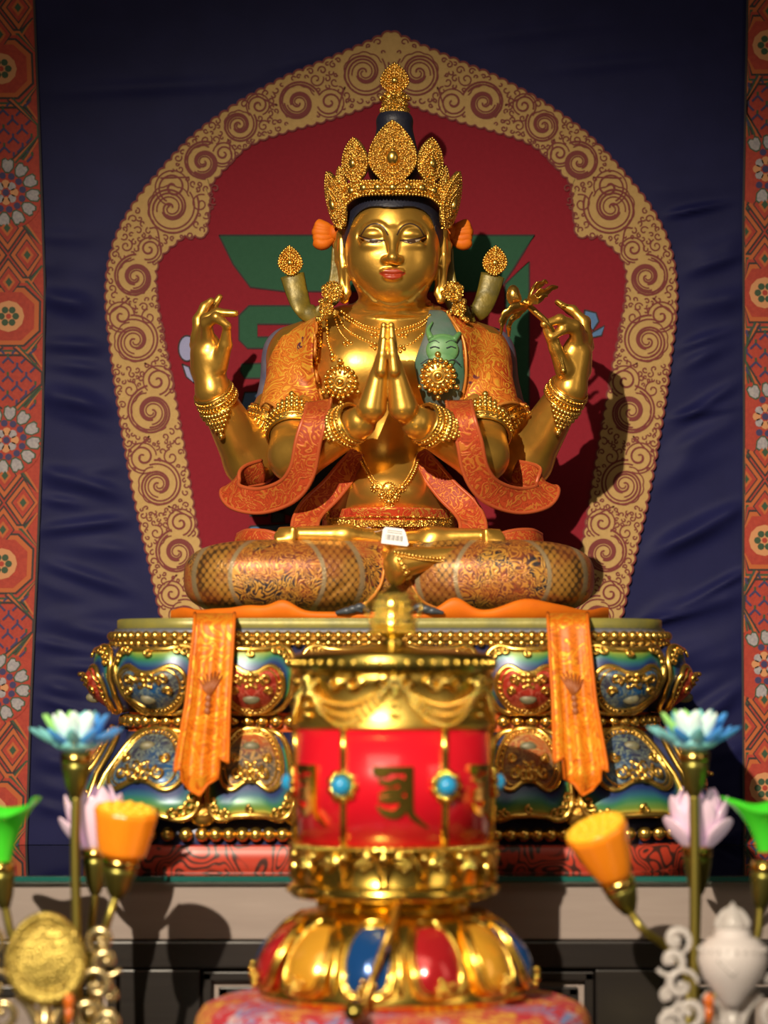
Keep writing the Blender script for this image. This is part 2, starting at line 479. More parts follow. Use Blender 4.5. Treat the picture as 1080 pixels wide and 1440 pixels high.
# ------------------------------------------------------------------ silk hanging
YC = 0.19
HO = spline([(0, 46), (28, 60), (60, 74), (105, 93), (150, 112), (215, 148), (275, 192), (325, 245), (365, 297), (390, 352), (398, 420), (389, 510), (376, 600), (358, 700), (340, 780), (320, 870), (312, 905)], 400)
HI = spline([(0, 132), (18, 140), (45, 152), (100, 170), (150, 184), (205, 206), (256, 258)], 150)
HI2 = spline([(290, 328), (326, 362), (333, 400), (326, 455), (315, 510), (304, 570), (290, 650), (274, 750), (262, 800), (248, 870), (242, 905)], 250)
HX = 550.0
def halo_w(py): return np.interp(py, HO[:, 1], HO[:, 0], left=0, right=300)
WR = []
r2 = random.Random(3)
for i in range(30):   # left side, nearly level pulls
    WR.append((r2.uniform(40, 190), 330+i*28+r2.uniform(-20, 20), math.radians(r2.uniform(-8, 20)), r2.uniform(25, 95), r2.uniform(5, 16), r2.uniform(.003, .0095)))
for i in range(32):   # right side, pulls rising to the right
    WR.append((r2.uniform(915, 1040), 300+i*28+r2.uniform(-20, 20), math.radians(r2.uniform(-34, -10)), r2.uniform(30, 110), r2.uniform(5, 16), r2.uniform(.004, .013)))
for i in range(8):
    WR.append((r2.uniform(60, 1000), r2.uniform(20, 300), math.radians(r2.uniform(-8, 8)), r2.uniform(80, 160), r2.uniform(10, 16), r2.uniform(.002, .004)))
def fold(px, py):
    h = 0
    for cx, cy, a, L, w, A in WR:
        dx, dy = px-cx, py-cy; t = dx*math.cos(a)+dy*math.sin(a); s = -dx*math.sin(a)+dy*math.cos(a)
        h = h+A*np.exp(-(t/L)**2-(s/w)**2)
    e = np.abs(px-HX)-halo_w(py)
    m = np.clip(e/55, 0, 1)*np.clip((np.minimum(px-45, 1055-px)+10)/45, 0, 1); return h*m*m*(3-2*m)

M['silk'] = mat('navy_silk', (0.009, 0.010, 0.052), 0, .55, (0.011, 0.012, 0.060), 18, ('noise', 900, .25, .0012), spec=.10)
hang = thing('silk_hanging', 'navy silk wall hanging with gold scroll arch and red brocade borders behind the statue', 'wall hanging', (0.01, YC, ZT-.01))
mb = MB()
us = np.linspace(-700+540, 700+540, 361); vs = np.linspace(-60, 1188, 321)
PX, PY = np.meshgrid(us, vs, indexing='ij'); FY = YC+.004-fold(PX, PY)
V = np.stack([(PX-CX0)*q(YC), FY, ZC+(HOR-PY)*q(YC)], -1).reshape(-1, 3)
nu, nv = PX.shape; ii, jj = np.meshgrid(np.arange(nu-1), np.arange(nv-1), indexing='ij'); a = (ii*nv+jj).ravel()
mb.add(V, np.stack([a, a+1, a+nv+1, a+nv], 1))
V2 = V.copy(); V2[:, 1] += .0035
mb.add(V2, np.stack([a, a+nv, a+nv+1, a+1], 1))
mb.build('silk_ground', M['silk'], hang)
mb = MB(); mb.tube([P(-175, -62, YC+.012), P(1255, -62, YC+.012)], .011, 16); mb.build('hanging_rod', mat('rod_wood', (.08, .04, .02)), hang)

def cl(px, py, lay): return np.array([(px-CX0)*q(YC), YC-.0005-.0006*lay, ZC+(HOR-py)*q(YC)])
def stroke(mb, pts, w, lay, m=0, closed=False, fn=cl):
    p = np.asarray(pts, float); n = len(p); lay = lay+rnd.random()*(.45 if fn is cl else .04)
    T = np.roll(p, -1, 0)-np.roll(p, 1, 0) if closed else np.gradient(p, axis=0)
    T /= (np.linalg.norm(T, axis=1)[:, None]+1e-9); N = np.stack([-T[:, 1], T[:, 0]], 1)*w/2
    V = []
    for i in range(n): V.append(fn(*(p[i]+N[i]), lay)); V.append(fn(*(p[i]-N[i]), lay))
    F = [(2*i, 2*i+1, (2*i+3) % (2*n), (2*i+2) % (2*n)) for i in range(n if closed else n-1)]
    mb.add(V, F, m)
def fill(mb, pts, lay, m=0, fn=cl):
    mb.add([fn(x, y, lay) for x, y in pts], [tuple(range(len(pts)))], m)
def ring_poly(cx, cy, rx, ry, n=24, rot=0): return [(cx+rx*math.cos(2*PI*i/n+rot), cy+ry*math.sin(2*PI*i/n+rot)) for i in range(n)]

def twill(name, c1, c2, sx, sz, rough=.75, met=0, bst=.3, d='Z', spec=.2):
    m, nt, b = newmat(name); v = coords(nt)
    w = node(nt, 'ShaderNodeTexWave', {'Vector': coords(nt, (sx, 1, sz)), 'Scale': 1.0, 'Distortion': .6, 'Detail': 1.0, 'Detail Scale': 2.0}, bands_direction=d).outputs[1]
    nz = noise(nt, v, 160, 3)
    f = math_(nt, 'MULTIPLY_ADD', nz, .5, math_(nt, 'MULTIPLY', w, .5))
    nt.links.new(mixc(nt, f, c1, c2), b.inputs['Base Color'])
    b.inputs['Roughness'].default_value = rough; b.inputs['Metallic'].default_value = met; b.inputs['Specular IOR Level'].default_value = spec
    bump(nt, b, f, bst, .0012); return m
M['red_field'] = twill('crimson_weave', (0.15, 0.006, 0.014), (0.24, 0.012, 0.024), 40, 150, spec=.15)
M['gold_thread'] = twill('gold_thread', (0.56, 0.37, 0.15), (0.36, 0.22, 0.08), 300, 260, .5, .25, .5)
M['maroon_cord'] = mat('maroon_cord', (0.14, 0.012, 0.01), 0, .7)
M['green_weave'] = twill('green_weave', (0.012, 0.060, 0.030), (0.024, 0.09, 0.05), 220, 220)
M['slate_weave'] = twill('slate_weave', (0.03, 0.05, 0.06), (0.045, 0.07, 0.08), 300, 300)
M['blue_weave'] = twill('blue_weave', (0.06, 0.13, 0.27), (0.09, 0.18, 0.34), 300, 300)
M['lavender_weave'] = twill('lavender_weave', (0.24, 0.25, 0.42), (0.3, 0.3, 0.5), 300, 300)
M['dark_line'] = mat('black_outline_cord', (0.02, 0.012, 0.012), 0, .8)

# crimson field
mb = MB(); mid = np.vstack([HI, HI2])
pts = [(HX+d-(-6 if d < 0 else 6)*0, y) for d, y in mid]
n = 40
rows = []
for d, y in np.vstack([spline(HI, 60), spline(HI2, 60)]): rows.append((d+6, y-4))
mb.grid(lambda i, s: cl(HX+s*rows[i][0], rows[i][1], 0), range(len(rows)), np.linspace(-1, 1, 12))
mb.build('crimson_field', M['red_field'], hang)

# gold scroll arch: two scalloped edges, raised
def scallop(c, amp, per, sgn):
    d = np.r_[0, np.cumsum(np.linalg.norm(np.diff(c, axis=0), axis=1))]
    T = np.gradient(c, axis=0); T /= np.linalg.norm(T, axis=1)[:, None]; N = np.stack([-T[:, 1], T[:, 0]], 1)
    return c+N*sgn*(amp*np.abs(np.sin(PI*d/per))**.6)[:, None]
def resamp(c, n):
    d = np.r_[0, np.cumsum(np.linalg.norm(np.diff(c, axis=0), axis=1))]; t = np.linspace(0, d[-1], n)
    return np.stack([np.interp(t, d, c[:, 0]), np.interp(t, d, c[:, 1])], 1)
NB = 700
outer = scallop(resamp(HO, NB), 4.5, 15, -1)
inner_line = np.vstack([HI, [(259, 300), (262, 331)], HI2[2:]])
inner = resamp(inner_line, NB)
# match rows by arc fraction
inner = scallop(inner, 4.0, 14, 1)
mb = MB()
for sg in (1, -1):
    mb.grid(lambda i, s: cl(HX+sg*(outer[i][0]+(inner[i][0]-outer[i][0])*s), outer[i][1]+(inner[i][1]-outer[i][1])*s, 2), range(NB), [0, .25, .5, .75, 1])
mb.build('scroll_arch', M['gold_thread'], hang)
mb = MB()
for sg in (1, -1):
    mir = lambda p: np.stack([HX+sg*p[:, 0], p[:, 1]], 1)
    stroke(mb, mir(outer), 2.6, 3); stroke(mb, mir(inner), 2.4, 3)
    mo, mi = resamp(HO, 400), resamp(inner_line, 400); c = (mo+mi)/2
    d = np.r_[0, np.cumsum(np.linalg.norm(np.diff(c, axis=0), axis=1))]
    wd = np.linalg.norm(mo-mi, axis=1)
    def at(s):
        x, y = np.interp(s, d, c[:, 0]), np.interp(s, d, c[:, 1])
        x2, y2 = np.interp(s+2, d, c[:, 0]), np.interp(s+2, d, c[:, 1])
        t = nrm([x2-x, y2-y]); return np.array([x, y]), t, np.array([-t[1], t[0]]), np.interp(s, d, wd)
    used = []
    def spiral(cn, R, a0, turns, dirn, w, n=60, r0=.12, sq=1.0):
        t = np.linspace(0, 1, n); rr = R*(1-(1-r0)*t); an = a0+dirn*2*PI*turns*t
        return np.stack([cn[0]+rr*np.cos(an), cn[1]+rr*np.sin(an)], 1)
    s = 40.0; k = 0
    rr_ = random.Random(5)
    while s < d[-1]-20:
        o, t, nv_, w = at(s); sd = 1 if k % 2 else -1
        R = w*.44; cn = o+nv_*sd*w*.05; a0 = math.atan2(-t[1], -t[0])
        stroke(mb, mir(spiral(cn, R, a0, 1.5, sd, 2.4, r0=.30)), 2.8, 3)
        stroke(mb, mir(spiral(cn, R*.86, a0+.25, 1.45, sd, 2.4, r0=.30)), 2.3, 3); stroke(mb, mir(spiral(cn, R*.60, a0+PI*.9, 1.5, sd, 2.4, r0=.10)), 2.6, 3)
        stroke(mb, mir(spiral(cn, R*.48, a0+PI*.95, 1.2, sd, 2.4, r0=.12)), 2.0, 3)
        an = np.linspace(-.2, PI*1.1, 50)+a0+.3; fr = R*(.74+.05*np.abs(np.sin(5*an))); stroke(mb, mir(np.stack([cn[0]+fr*np.cos(an), cn[1]+fr*np.sin(an)], 1)), 1.8, 3); used.append((cn, R*.96))
        o2, t2, n2, w2 = at(s+w*.72); cn2 = o2-n2*sd*w2*.22; R2 = w2*.23
        stroke(mb, mir(spiral(cn2, R2, math.atan2(t2[1], t2[0]), 1.6, -sd, 2)), 2.4, 3); stroke(mb, mir(spiral(cn2, R2*1.22, math.atan2(t2[1], t2[0])+.3, .8, -sd, 2, r0=.8)), 2.0, 3)
        stroke(mb, mir(spiral(cn2, R2*.7, math.atan2(t2[1], t2[0])+PI, .8, -sd, 2, r0=.3)), 1.8, 3); used.append((cn2, R2))
        tail = spline([cn+t*R*.95-nv_*sd*R*.3, (cn+cn2)/2+t*4, cn2-t*R2*.2-n2*sd*R2], 14); stroke(mb, mir(tail), 2.2, 3)
        o3, t3, n3, w3 = at(s+w*.80); cn3 = o3+n3*sd*w3*.25; R3 = w3*.14
        stroke(mb, mir(spiral(cn3, R3, math.atan2(-t3[1], -t3[0]), 1.3, sd, 2)), 2.0, 3); used.append((cn3, R3))
        s += w*1.22; k += 1
    for i in range(16000):
        s = rr_.uniform(4, d[-1]); o, t, nv_, w = at(s); cn = o+nv_*rr_.uniform(-.43, .43)*w; R = rr_.uniform(3.0, 7.5)
        if any(np.hypot(*(cn-u)) < r+R*.55 for u, r in used): continue
        used.append((cn, R)); a = rr_.uniform(0, 6.28)
        stroke(mb, mir(spiral(cn, R*.9, a, rr_.uniform(.7, 1.15), rr_.choice((1, -1)), 1.8, 16, .25)), 2.0, 3)
mb.build('scroll_embroidery', M['maroon_cord'], hang)

# syllable, leaves behind the statue
def app(name, m, polys, lay=1):
    mb = MB()
    for p in polys:
        fill(mb, p, lay, 0); stroke(mb, p+[p[0]], 2.2, lay+.6, 1)
    return mb.build(name, [M[m], M['dark_line']], hang)
app('seed_syllable', 'green_weave', [
    [(308, 331), (752, 331), (738, 352), (722, 378), (704, 404), (690, 410), (400, 410), (352, 404), (328, 372)],
    [(710, 400), (744, 368), (744, 590), (716, 590)],
    [(350, 430), (430, 430), (430, 456), (362, 456), (362, 474), (430, 474), (430, 490), (348, 490), (336, 478), (336, 444)],
    [(340, 512), (400, 510), (400, 532), (344, 532), (338, 522)]])
app('slate_syllable', 'slate_weave', [[(400, 640), (620, 640), (640, 690), (620, 740), (470, 740), (390, 720)], [(352, 690), (376, 690), (376, 726), (352, 726)], [(382, 690), (400, 690), (400, 735), (382, 735)]])
for pl in ([(344, 552), (400, 550), (400, 590), (350, 590), (338, 575)], [(352, 740), (420, 736), (440, 760), (340, 760)],
    [(822, 436), (838, 440), (842, 452), (834, 464), (820, 458)], [(832, 468), (850, 458), (846, 472), (828, 476)], [(806, 520), (816, 524), (814, 540), (802, 534)]):
    app('blue_applique', 'blue_weave', [pl])
for pl in (ring_poly(263, 490, 12, 18, 20), [(256, 512), (266, 516), (274, 540), (262, 530)]): app('lavender_petal', 'lavender_weave', [pl])

# brocade borders
BR = [mat('brocade_red', (0.30, 0.022, 0.010), 0, .7, (0.36, 0.032, 0.013), 200, ('noise', 700, .5, .001)), mat('brocade_orange', (0.40, 0.085, 0.014), 0, .7),
      mat('brocade_green', (0.022, 0.055, 0.022), 0, .7), mat('brocade_navy', (0.03, 0.022, 0.09), 0, .7), mat('brocade_white', (0.34, 0.31, 0.32), 0, .7, (0.24, .22, .25), 300),
      mat('brocade_tan', (0.50, 0.22, 0.09), 0, .7), mat('brocade_black', (0.02, 0.012, 0.012), 0, .7)]
def border(name, side, label):
    ex = (lambda py: np.interp(py, [-60, 0, 200, 400, 600, 800, 1000, 1188], [46, 48, 56, 63, 60, 52, 43, 37])) if side < 0 else \
         (lambda py: np.interp(py, [-60, 0, 300, 600, 900, 1188], [1052, 1051, 1045, 1046, 1044, 1046]))
    cx = (lambda py: ex(py)-50) if side < 0 else (lambda py: ex(py)+30)
    fn = lambda u, v, lay: cl(cx(v)+u, v, lay+1)
    mb = MB()
    e0, e1 = (-70, 50) if side < 0 else (-30, 90)
    mb.grid(lambda v, u: fn(u, v, 0), np.linspace(-60, 1188, 120), np.linspace(e0, e1, 8), mat=0)
    for e in (e0, e1): stroke(mb, [(e, v) for v in np.linspace(-60, 1188, 100)], 3, 2, 6, fn=fn)
    def st(p, w, l, m, closed=False):   # densify so lines follow the border's bow
        q_ = []
        pp = list(p)+([p[0]] if closed else [])
        for a, b in zip(pp[:-1], pp[1:]): q_ += [(a[0]+(b[0]-a[0])*t, a[1]+(b[1]-a[1])*t) for t in np.linspace(.02, .98, 5)]
        stroke(mb, q_, w, l, m, fn=fn)
    inb = lambda u: e0+3 < u < e1-3
    clamp = lambda p: [(min(max(x, e0+2), e1-2), y) for x, y in p]
    base = 97 if side < 0 else 64
    per = 348
    for k in range(-1, 4):
        y0 = base+k*per
        # octagon medallion
        for r, m in ((56, 6), (53, 1), (50, 2), (47, 0), (43, 6), (40, 1), (34, 0), (22, 5)):
            pts = [(r*1.06*sx, r*sy) for sx, sy in ((1, .5), (.5, 1), (-.5, 1), (-1, .5), (-1, -.5), (-.5, -1), (.5, -1), (1, -.5))] if r > 30 else ring_poly(0, 0, r, r, 12)
            fill(mb, clamp([(x, y0+y) for x, y in pts]), 1+(60-r)*.03, m, fn)
        for i in range(6):
            a = i*PI/3; fill(mb, ring_poly(10*math.cos(a), y0+10*math.sin(a), 5, 5, 8), 2.5, 2, fn)
        fill(mb, ring_poly(0, y0, 4, 4, 8), 2.6, 0, fn)
        # chevron fret
        y1 = y0+87
        for j in range(-3, 4):
            for i in range(-2, 3):
                u, v = i*26+(j % 2)*13, y1+j*13
                for dx in (-1, 1):
                    p = [(u, v-3), (u+dx*8, v+5)]
                    if all(inb(x) for x, _ in p): st(p, 3, 1.4, 3)
                if inb(u): st([(u, v-3), (u, v-9)], 3, 1.4, 3 if (i+j) % 2 else 2)
        for dx in (-1, 1):
            for m_, o in ((6, 0), (1, 4), (2, 8)):
                st(clamp([(dx*(6+o), y1-44-o*.3), (dx*(52+o), y1-8), (dx*(52+o), y1+8), (dx*(6+o), y1+44+o*.3)]), 2.6, 1.6, m_)
        # rosette
        y2 = y0+174
        fill(mb, clamp(ring_poly(0, y2, 52, 52, 36)), 1.5, 0, fn)
        for i in range(12):
            a = i*PI/6+.1; u, v = 38*math.cos(a), y2+38*math.sin(a)
            if not (inb(u-9) and inb(u+9)): continue
            pet = [(38*math.cos(a)+(x*math.cos(a)-y*math.sin(a)), y2+38*math.sin(a)+(x*math.sin(a)+y*math.cos(a))) for x, y in ((-11, -3), (-3, -9), (8, -9), (11, -4), (8, 0), (11, 4), (8, 9), (-3, 9), (-11, 3))]
            fill(mb, pet, 1.9, 2, fn); fill(mb, [(u+(x-u)*.8, v+(y-v)*.8) for x, y in pet], 2.1, 4, fn)
            b_ = a+PI/12
            fill(mb, ring_poly(24*math.cos(b_), y2+24*math.sin(b_), 5, 5, 8), 2.2, 3, fn)
        for i in range(8):
            a = i*PI/4; fill(mb, ring_poly(12*math.cos(a), y2+12*math.sin(a), 6, 6, 8), 2.3, 4 if i % 2 else 5, fn)
        fill(mb, ring_poly(0, y2, 5, 5, 8), 2.6, 3, fn)
        # diamond lattice
        y3 = y0+262
        for (u, v) in ((0, -38), (-27, 0), (27, 0), (0, 38), (-54, -38), (54, -38), (-54, 38), (54, 38)):
            for s, m in ((26, 6), (23, 1), (17, 6), (15, 0), (9, 1), (5, 2)):
                p = clamp([(u+s, y3+v), (u, y3+v+s*1.35), (u-s, y3+v), (u, y3+v-s*1.35)])
                if abs(u) < 50 or inb(u): fill(mb, p, 1.2+(26-s)*.05, m, fn)
        for dx in (-1, 1):
            for yb in (y0+130, y0+218, y0+306, y0+42):
                for o, m_ in ((0, 6), (5, 2), (10, 1)):
                    st(clamp([(dx*(18+o), yb), (dx*(62+o), yb+(30 if yb in (y0+42, y0+218) else -30))]), 2.6, 1.15, m_)
    o = mb.build(name, BR, hang); o['label'] = label
border('brocade_border', -1, 'red patterned brocade border on the left edge'); border('brocade_border', 1, 'red patterned brocade border on the right edge')

# ------------------------------------------------------------------ altar cabinet and glass top
def wood(name, c1, c2, rough=.4):
    m, nt, b = newmat(name); v = coords(nt, (1.2, 1.2, 14))
    f = noise(nt, v, 5, 5, .6, .6)
    nt.links.new(mixc(nt, f, c1, c2), b.inputs['Base Color']); b.inputs['Roughness'].default_value = rough
    bump(nt, b, f, .08, .003); return m
M['taupe_wood'] = wood('taupe_wood', (0.24, 0.19, 0.17), (0.33, 0.27, 0.24))
M['black_wood'] = wood('black_wood', (0.010, 0.008, 0.008), (0.018, 0.014, 0.012), .32)
cab = thing('altar_cabinet', 'long dark wood altar cabinet with grey brown panels, under the glass top', 'cabinet', (0, -.12, 0))
YF = -.41
mb = MB(); mb.box((-.95, -.385, .06), (.95, .165, ZT-.008)); mb.build('carcass', M['black_wood'], cab, bevel=.002)
mb = MB(); mb.box((-.95, YF+.004, zpx(1322, YF)), (.95, -.3845, ZT-.009)); mb.build('frieze_panel', M['taupe_wood'], cab, bevel=.002)
mb = MB(); mb.box((-.95, YF-.004, zpx(1362, YF)), (.95, -.3845, zpx(1323, YF))); mb.build('rail', M['black_wood'], cab, bevel=.003)
pxs = [-330, 165, 285, 835, 955, 1420]
for i in range(0, 6, 2):
    x0, x1 = (pxs[i]-540)*q(YF), (pxs[i+1]-540)*q(YF)
    mb = MB(); mb.box((x0, YF+.008, .14), (x1, -.3845, zpx(1366, YF)))
    d = mb.build('door', M['taupe_wood'], cab, bevel=.002)
    for k, ins in enumerate((0, .02)):
        mb = MB()
        for a, b in (((x0+ins, .14+ins), (x1-ins, .155+ins)), ((x0+ins, zpx(1366, YF)-.012-ins), (x1-ins, zpx(1366, YF)-ins)), ((x0+ins, .15), (x0+.012+ins, zpx(1367, YF)-ins)), ((x1-.012-ins, .15), (x1-ins, zpx(1367, YF)-ins))):
            mb.box((a[0], YF-.004+k*.006, a[1]), (b[0], YF+.010, b[1]))
        mb.build('door_frame', M['black_wood'], d, bevel=.002)
for x0, x1 in ((165, 285), (835, 955)):
    mb = MB(); mb.box(((x0+2-540)*q(YF), YF, .1), ((x1-2-540)*q(YF), -.3845, zpx(1363, YF))); mb.build('stile', M['black_wood'], cab, bevel=.003)
mb = MB(); mb.box((-.95, -.37, 0), (.95, .15, .06)); mb.build('plinth', M['black_wood'], cab)
M['glass'] = mat('table_glass', (0.55, 0.78, 0.74), 0, .02, trans=1, ior=1.5)
mb = MB(); mb.box((-.97, -.42, ZT-.008), (.97, .172, ZT))
gt = mb.build('glass_top', M['glass'], bevel=.0015)
M['teal_edge'] = mat('ground_teal_edge', (0.012, 0.10, 0.085), 0, .15, coat=.5)
mb = MB(); mb.box((-.97, -.4216, ZT-.0072), (.97, -.4202, ZT-.0008)); mb.build('ground_edge', M['teal_edge'], gt)
tag(gt, 'clear glass sheet with a teal edge lying on the altar cabinet under the statue throne', 'glass top')

# ------------------------------------------------------------------ gilded statue: one continuous body
ZS = zpx(869, -.33)   # top of the lotus throne
FX = 552.0
torso = [pel(548, 530, -.005, 112, .078, 92, .03), pel(500, 518, -.045, 50, .040, 46, .03), pel(596, 518, -.045, 50, .040, 46, .03),
         prc((548, 470, .0), (548, 520, .0), 56, 70, .03),
         pel(548, 640, -.015, 56, .058, 70, .04), pel(548, 692, -.045, 62, .062, 44, .03), pel(548, 735, .0, 88, .072, 48, .04)]
neck = [prc((552, 408, -.018), (551, 455, -.010), 38, 47, .012)]
neck += [pel(552, y, -.018, rx, ry, 6.5, .004) for y, rx, ry in ((427, 43, .045), (437, 46, .048), (448, 50, .051))]
arms = []
for s in (-1, 1):
    C = 546.5
    A = lambda dx: C+s*dx
    arms += [prc((A(66), 462, .0), (A(124), 498, .0), 30, 44, .03), prc((A(128), 512, 0), (A(131), 640, -.10), 40, 35, .02), prc((A(131), 642, -.10), (A(40), 594, -.185), 37, 23, .012)]
    arms += [prc((A(118), 515, .055), (A(192), 648, .035), 38, 37, .02)]
arms += [prc((352, 648, .035), (300, 552, -.03), 37, 24, .012), prc((740, 646, .035), (800, 548, -.03), 37, 24, .012)]
hands = []
for s in (-1, 1):
    A = lambda dx: 545+s*dx
    for Y in (-.215, -.20, -.185): hands.append(prc((A(22), 573, Y+.010), (A(9), 505, Y), 20.5, 8.5, .006))
    for Y, tip, bs in ((-.226, 474, 522), (-.212, 458, 516), (-.198, 453, 514), (-.185, 459, 516)):
        hands += [prc((A(9.5), bs, Y), (A(7), (bs+tip)/2, Y), 7.6, 6.2, .004), prc((A(7), (bs+tip)/2, Y), (A(5.2), tip+4, Y), 6.2, 4.6, .003)]
    hands += [prc((A(20), 560, -.170), (A(8), 505, -.172), 12, 6, .004)]
# raised hand on the left
H = [prc((298, 546, -.03), (292, 498, -.034), 23, 23, .008), prc((284, 520, -.025), (281, 478, -.022), 16, 13, .008), prc((300, 505, -.04), (297, 482, -.042), 16, 12, .006)]
H += chain([(308, 515, -.045), (317, 485, -.060), (319, 462, -.072)], [13, 9.5, 6.2])
H += chain([(293, 478, -.046), (290, 455, -.062), (304, 446, -.077), (320, 458, -.077)], [10, 8.5, 7.2, 5.6])
H += chain([(286, 476, -.036), (290, 449, -.042), (306, 440, -.046), (331, 441, -.050)], [10, 8.5, 7, 5.0])
H += chain([(279, 478, -.024), (279, 450, -.020), (288, 432, -.018), (297, 423, -.018)], [10, 8.2, 7, 5.0])
H += chain([(275, 485, -.010), (287, 447, -.002), (300, 431, .0), (309, 418, .0)], [9, 7.5, 6.2, 4.6])
hands += H
# raised hand on the right
H = [prc((802, 546, -.03), (811, 498, -.034), 23, 21, .008), prc((818, 520, -.022), (822, 478, -.020), 14, 11, .008), prc((796, 512, -.042), (806, 485, -.042), 15, 11, .006)]
H += chain([(793, 520, -.050), (781, 490, -.066), (769, 465, -.078)], [13, 9, 6.0])
H += chain([(811, 478, -.048), (808, 458, -.062), (787, 449, -.077), (765, 456, -.084)], [10, 8.2, 7, 5.4])
H += chain([(817, 474, -.036), (813, 462, -.050), (792, 463, -.072), (776, 474, -.078)], [9.5, 8, 6.8, 5.2])
H += chain([(823, 478, -.024), (820, 452, -.020), (805, 436, -.018), (792, 431, -.018)], [10, 8.2, 6.8, 4.8])
H += chain([(827, 488, -.010), (823, 452, .0), (801, 436, .002), (784, 425, .002)], [9, 7.4, 6, 4.4])
hands += H
head = [pel(FX, 318, -.030, 64, .070, 68, .02), pel(FX, 356, -.038, 61, .062, 56, .03, n=2.3), pel(FX, 377, -.048, 54, .052, 44, .02, n=2.2), pel(FX, 407, -.070, 22, .024, 15, .032),
        pel(524, 368, -.070, 28, .024, 30, .02), pel(580, 368, -.070, 28, .024, 30, .02)]
def fy(px, py): 
    y = march(head0, px, py); return -.1 if y is None else y
head0 = list(head)
brow = spline([(508, 331), (515, 321), (527, 315.5), (538, 318), (545.5, 328), (547.5, 340)], 14)
feat = []
for s in (-1, 1):
    mx = lambda x: FX+s*(552-x)
    ex = mx(526)
    feat.append(pel(ex, 333, fy(ex, 333)+.013, 21, .013, 15, .010, sub=True))          # socket
for s in (-1, 1):
    mx = lambda x: FX+s*(552-x)
    ex = mx(526)
    feat.append(pel(ex, 330.5, fy(ex, 333)+.0105, 18.5, .0145, 10.5, .005))                 # eyeball under the lid
    feat.append(pel(ex, 345, fy(ex, 347)+.006, 17, .007, 6.0, .007))                     # lower lid
    for i in range(len(brow)-1):
        a, b = brow[i], brow[i+1]
        pa = (mx(a[0]), a[1], fy(mx(a[0]), a[1])+.0014); pb = (mx(b[0]), b[1], fy(mx(b[0]), b[1])+.0008)
        feat.append(prc(pa, pb, 1.8, 1.8, .006))
yn = fy(552, 368)
feat += [prc((552, 326, fy(552, 326)+.003), (552, 360, yn-.0120), 6.2, 6.2, .007), pel(552, 363.5, yn-.0100, 8.0, .009, 6.5, .006),
         pel(543, 365.5, yn-.002, 6.2, .008, 5.0, .004), pel(561, 365.5, yn-.002, 6.2, .008, 5.0, .004)]
yl = fy(552, 386)
feat += [pel(546, 381.5, yl-.0012, 11, .0042, 4.2, .003), pel(558, 381.5, yl-.0012, 11, .0042, 4.2, .003), pel(552, 389.5, yl-.0014, 13, .0046, 5.0, .004)]
mth = spline([(534, 384.5), (543, 385.5), (552, 386.6), (561, 385.5), (570, 384.5)], 9)
for i in range(8):
    a, b = mth[i], mth[i+1]; feat.append(prc((a[0], a[1], fy(a[0], a[1])-.0045), (b[0], b[1], fy(b[0], b[1])-.0045), 1.1, 1.1, .002, True))
for s in (-1, 1):
    feat.append(pel(FX+s*9.5, 375, fy(FX, 375)-.001, 0.1, .0001, .1, .001))
ears = []
for s in (-1, 1):
    E = lambda dx, py, Y: (FX+s*dx, py, Y)
    ears += [pel(FX+s*70, 362, -.030, 8, .014, 46, .004)]
    ears += chain([E(66, 322, -.036), E(74, 328, -.030), E(79, 345, -.026), E(77, 366, -.030), E(71, 384, -.036), E(72, 408, -.040), E(68, 421, -.040), E(63, 412, -.040), E(65, 380, -.044)], [4, 4.5, 4.5, 4.2, 4, 5.2, 5.6, 4.6, 4])
    ears += [prc(E(71, 335, -.042), E(71, 372, -.046), 3.0, 2.4, .003, True), prc(E(68, 392, -.05), E(68, 410, -.05), 2.4, 2.6, .002, True)]
feet = []
for s, hx, tx, hy, ty in ((-1, 528, 398, 758, 753), (1, 566, 698, 762, 756)):
    Y = -.195; d = 1 if tx > hx else -1
    feet += [prc((hx, hy, Y+.01), (hx+d*45, hy-4, Y), 14, 15, .01), prc((hx+d*40, hy-5, Y), (tx-d*24, ty-1, Y), 15, 12, .01), prc((hx-d*10, hy+4, Y+.02), (hx+d*50, hy+3, Y+.02), 15, 13, .01)]
    for i in range(5):
        yy = Y-.016+.009*i
        feet.append(prc((tx-d*14, ty+6-i*3.6, Y-.012), (tx+d*(10-abs(i-1.2)*2.2), ty+6-i*3.7, Y-.012+.003*i), 4.6, 4.4-.25*i, .0015))
feet += [prc((562, 792, -.257), (658, 776, -.238), 23, 8, .012), prc((556, 782, -.235), (556, 812, -.252), 14, 12, .012), prc((552, 782, -.215), (690, 772, -.175), 17, 12, .012)]
body = torso+neck+arms+hands+head+feat+ears+feet

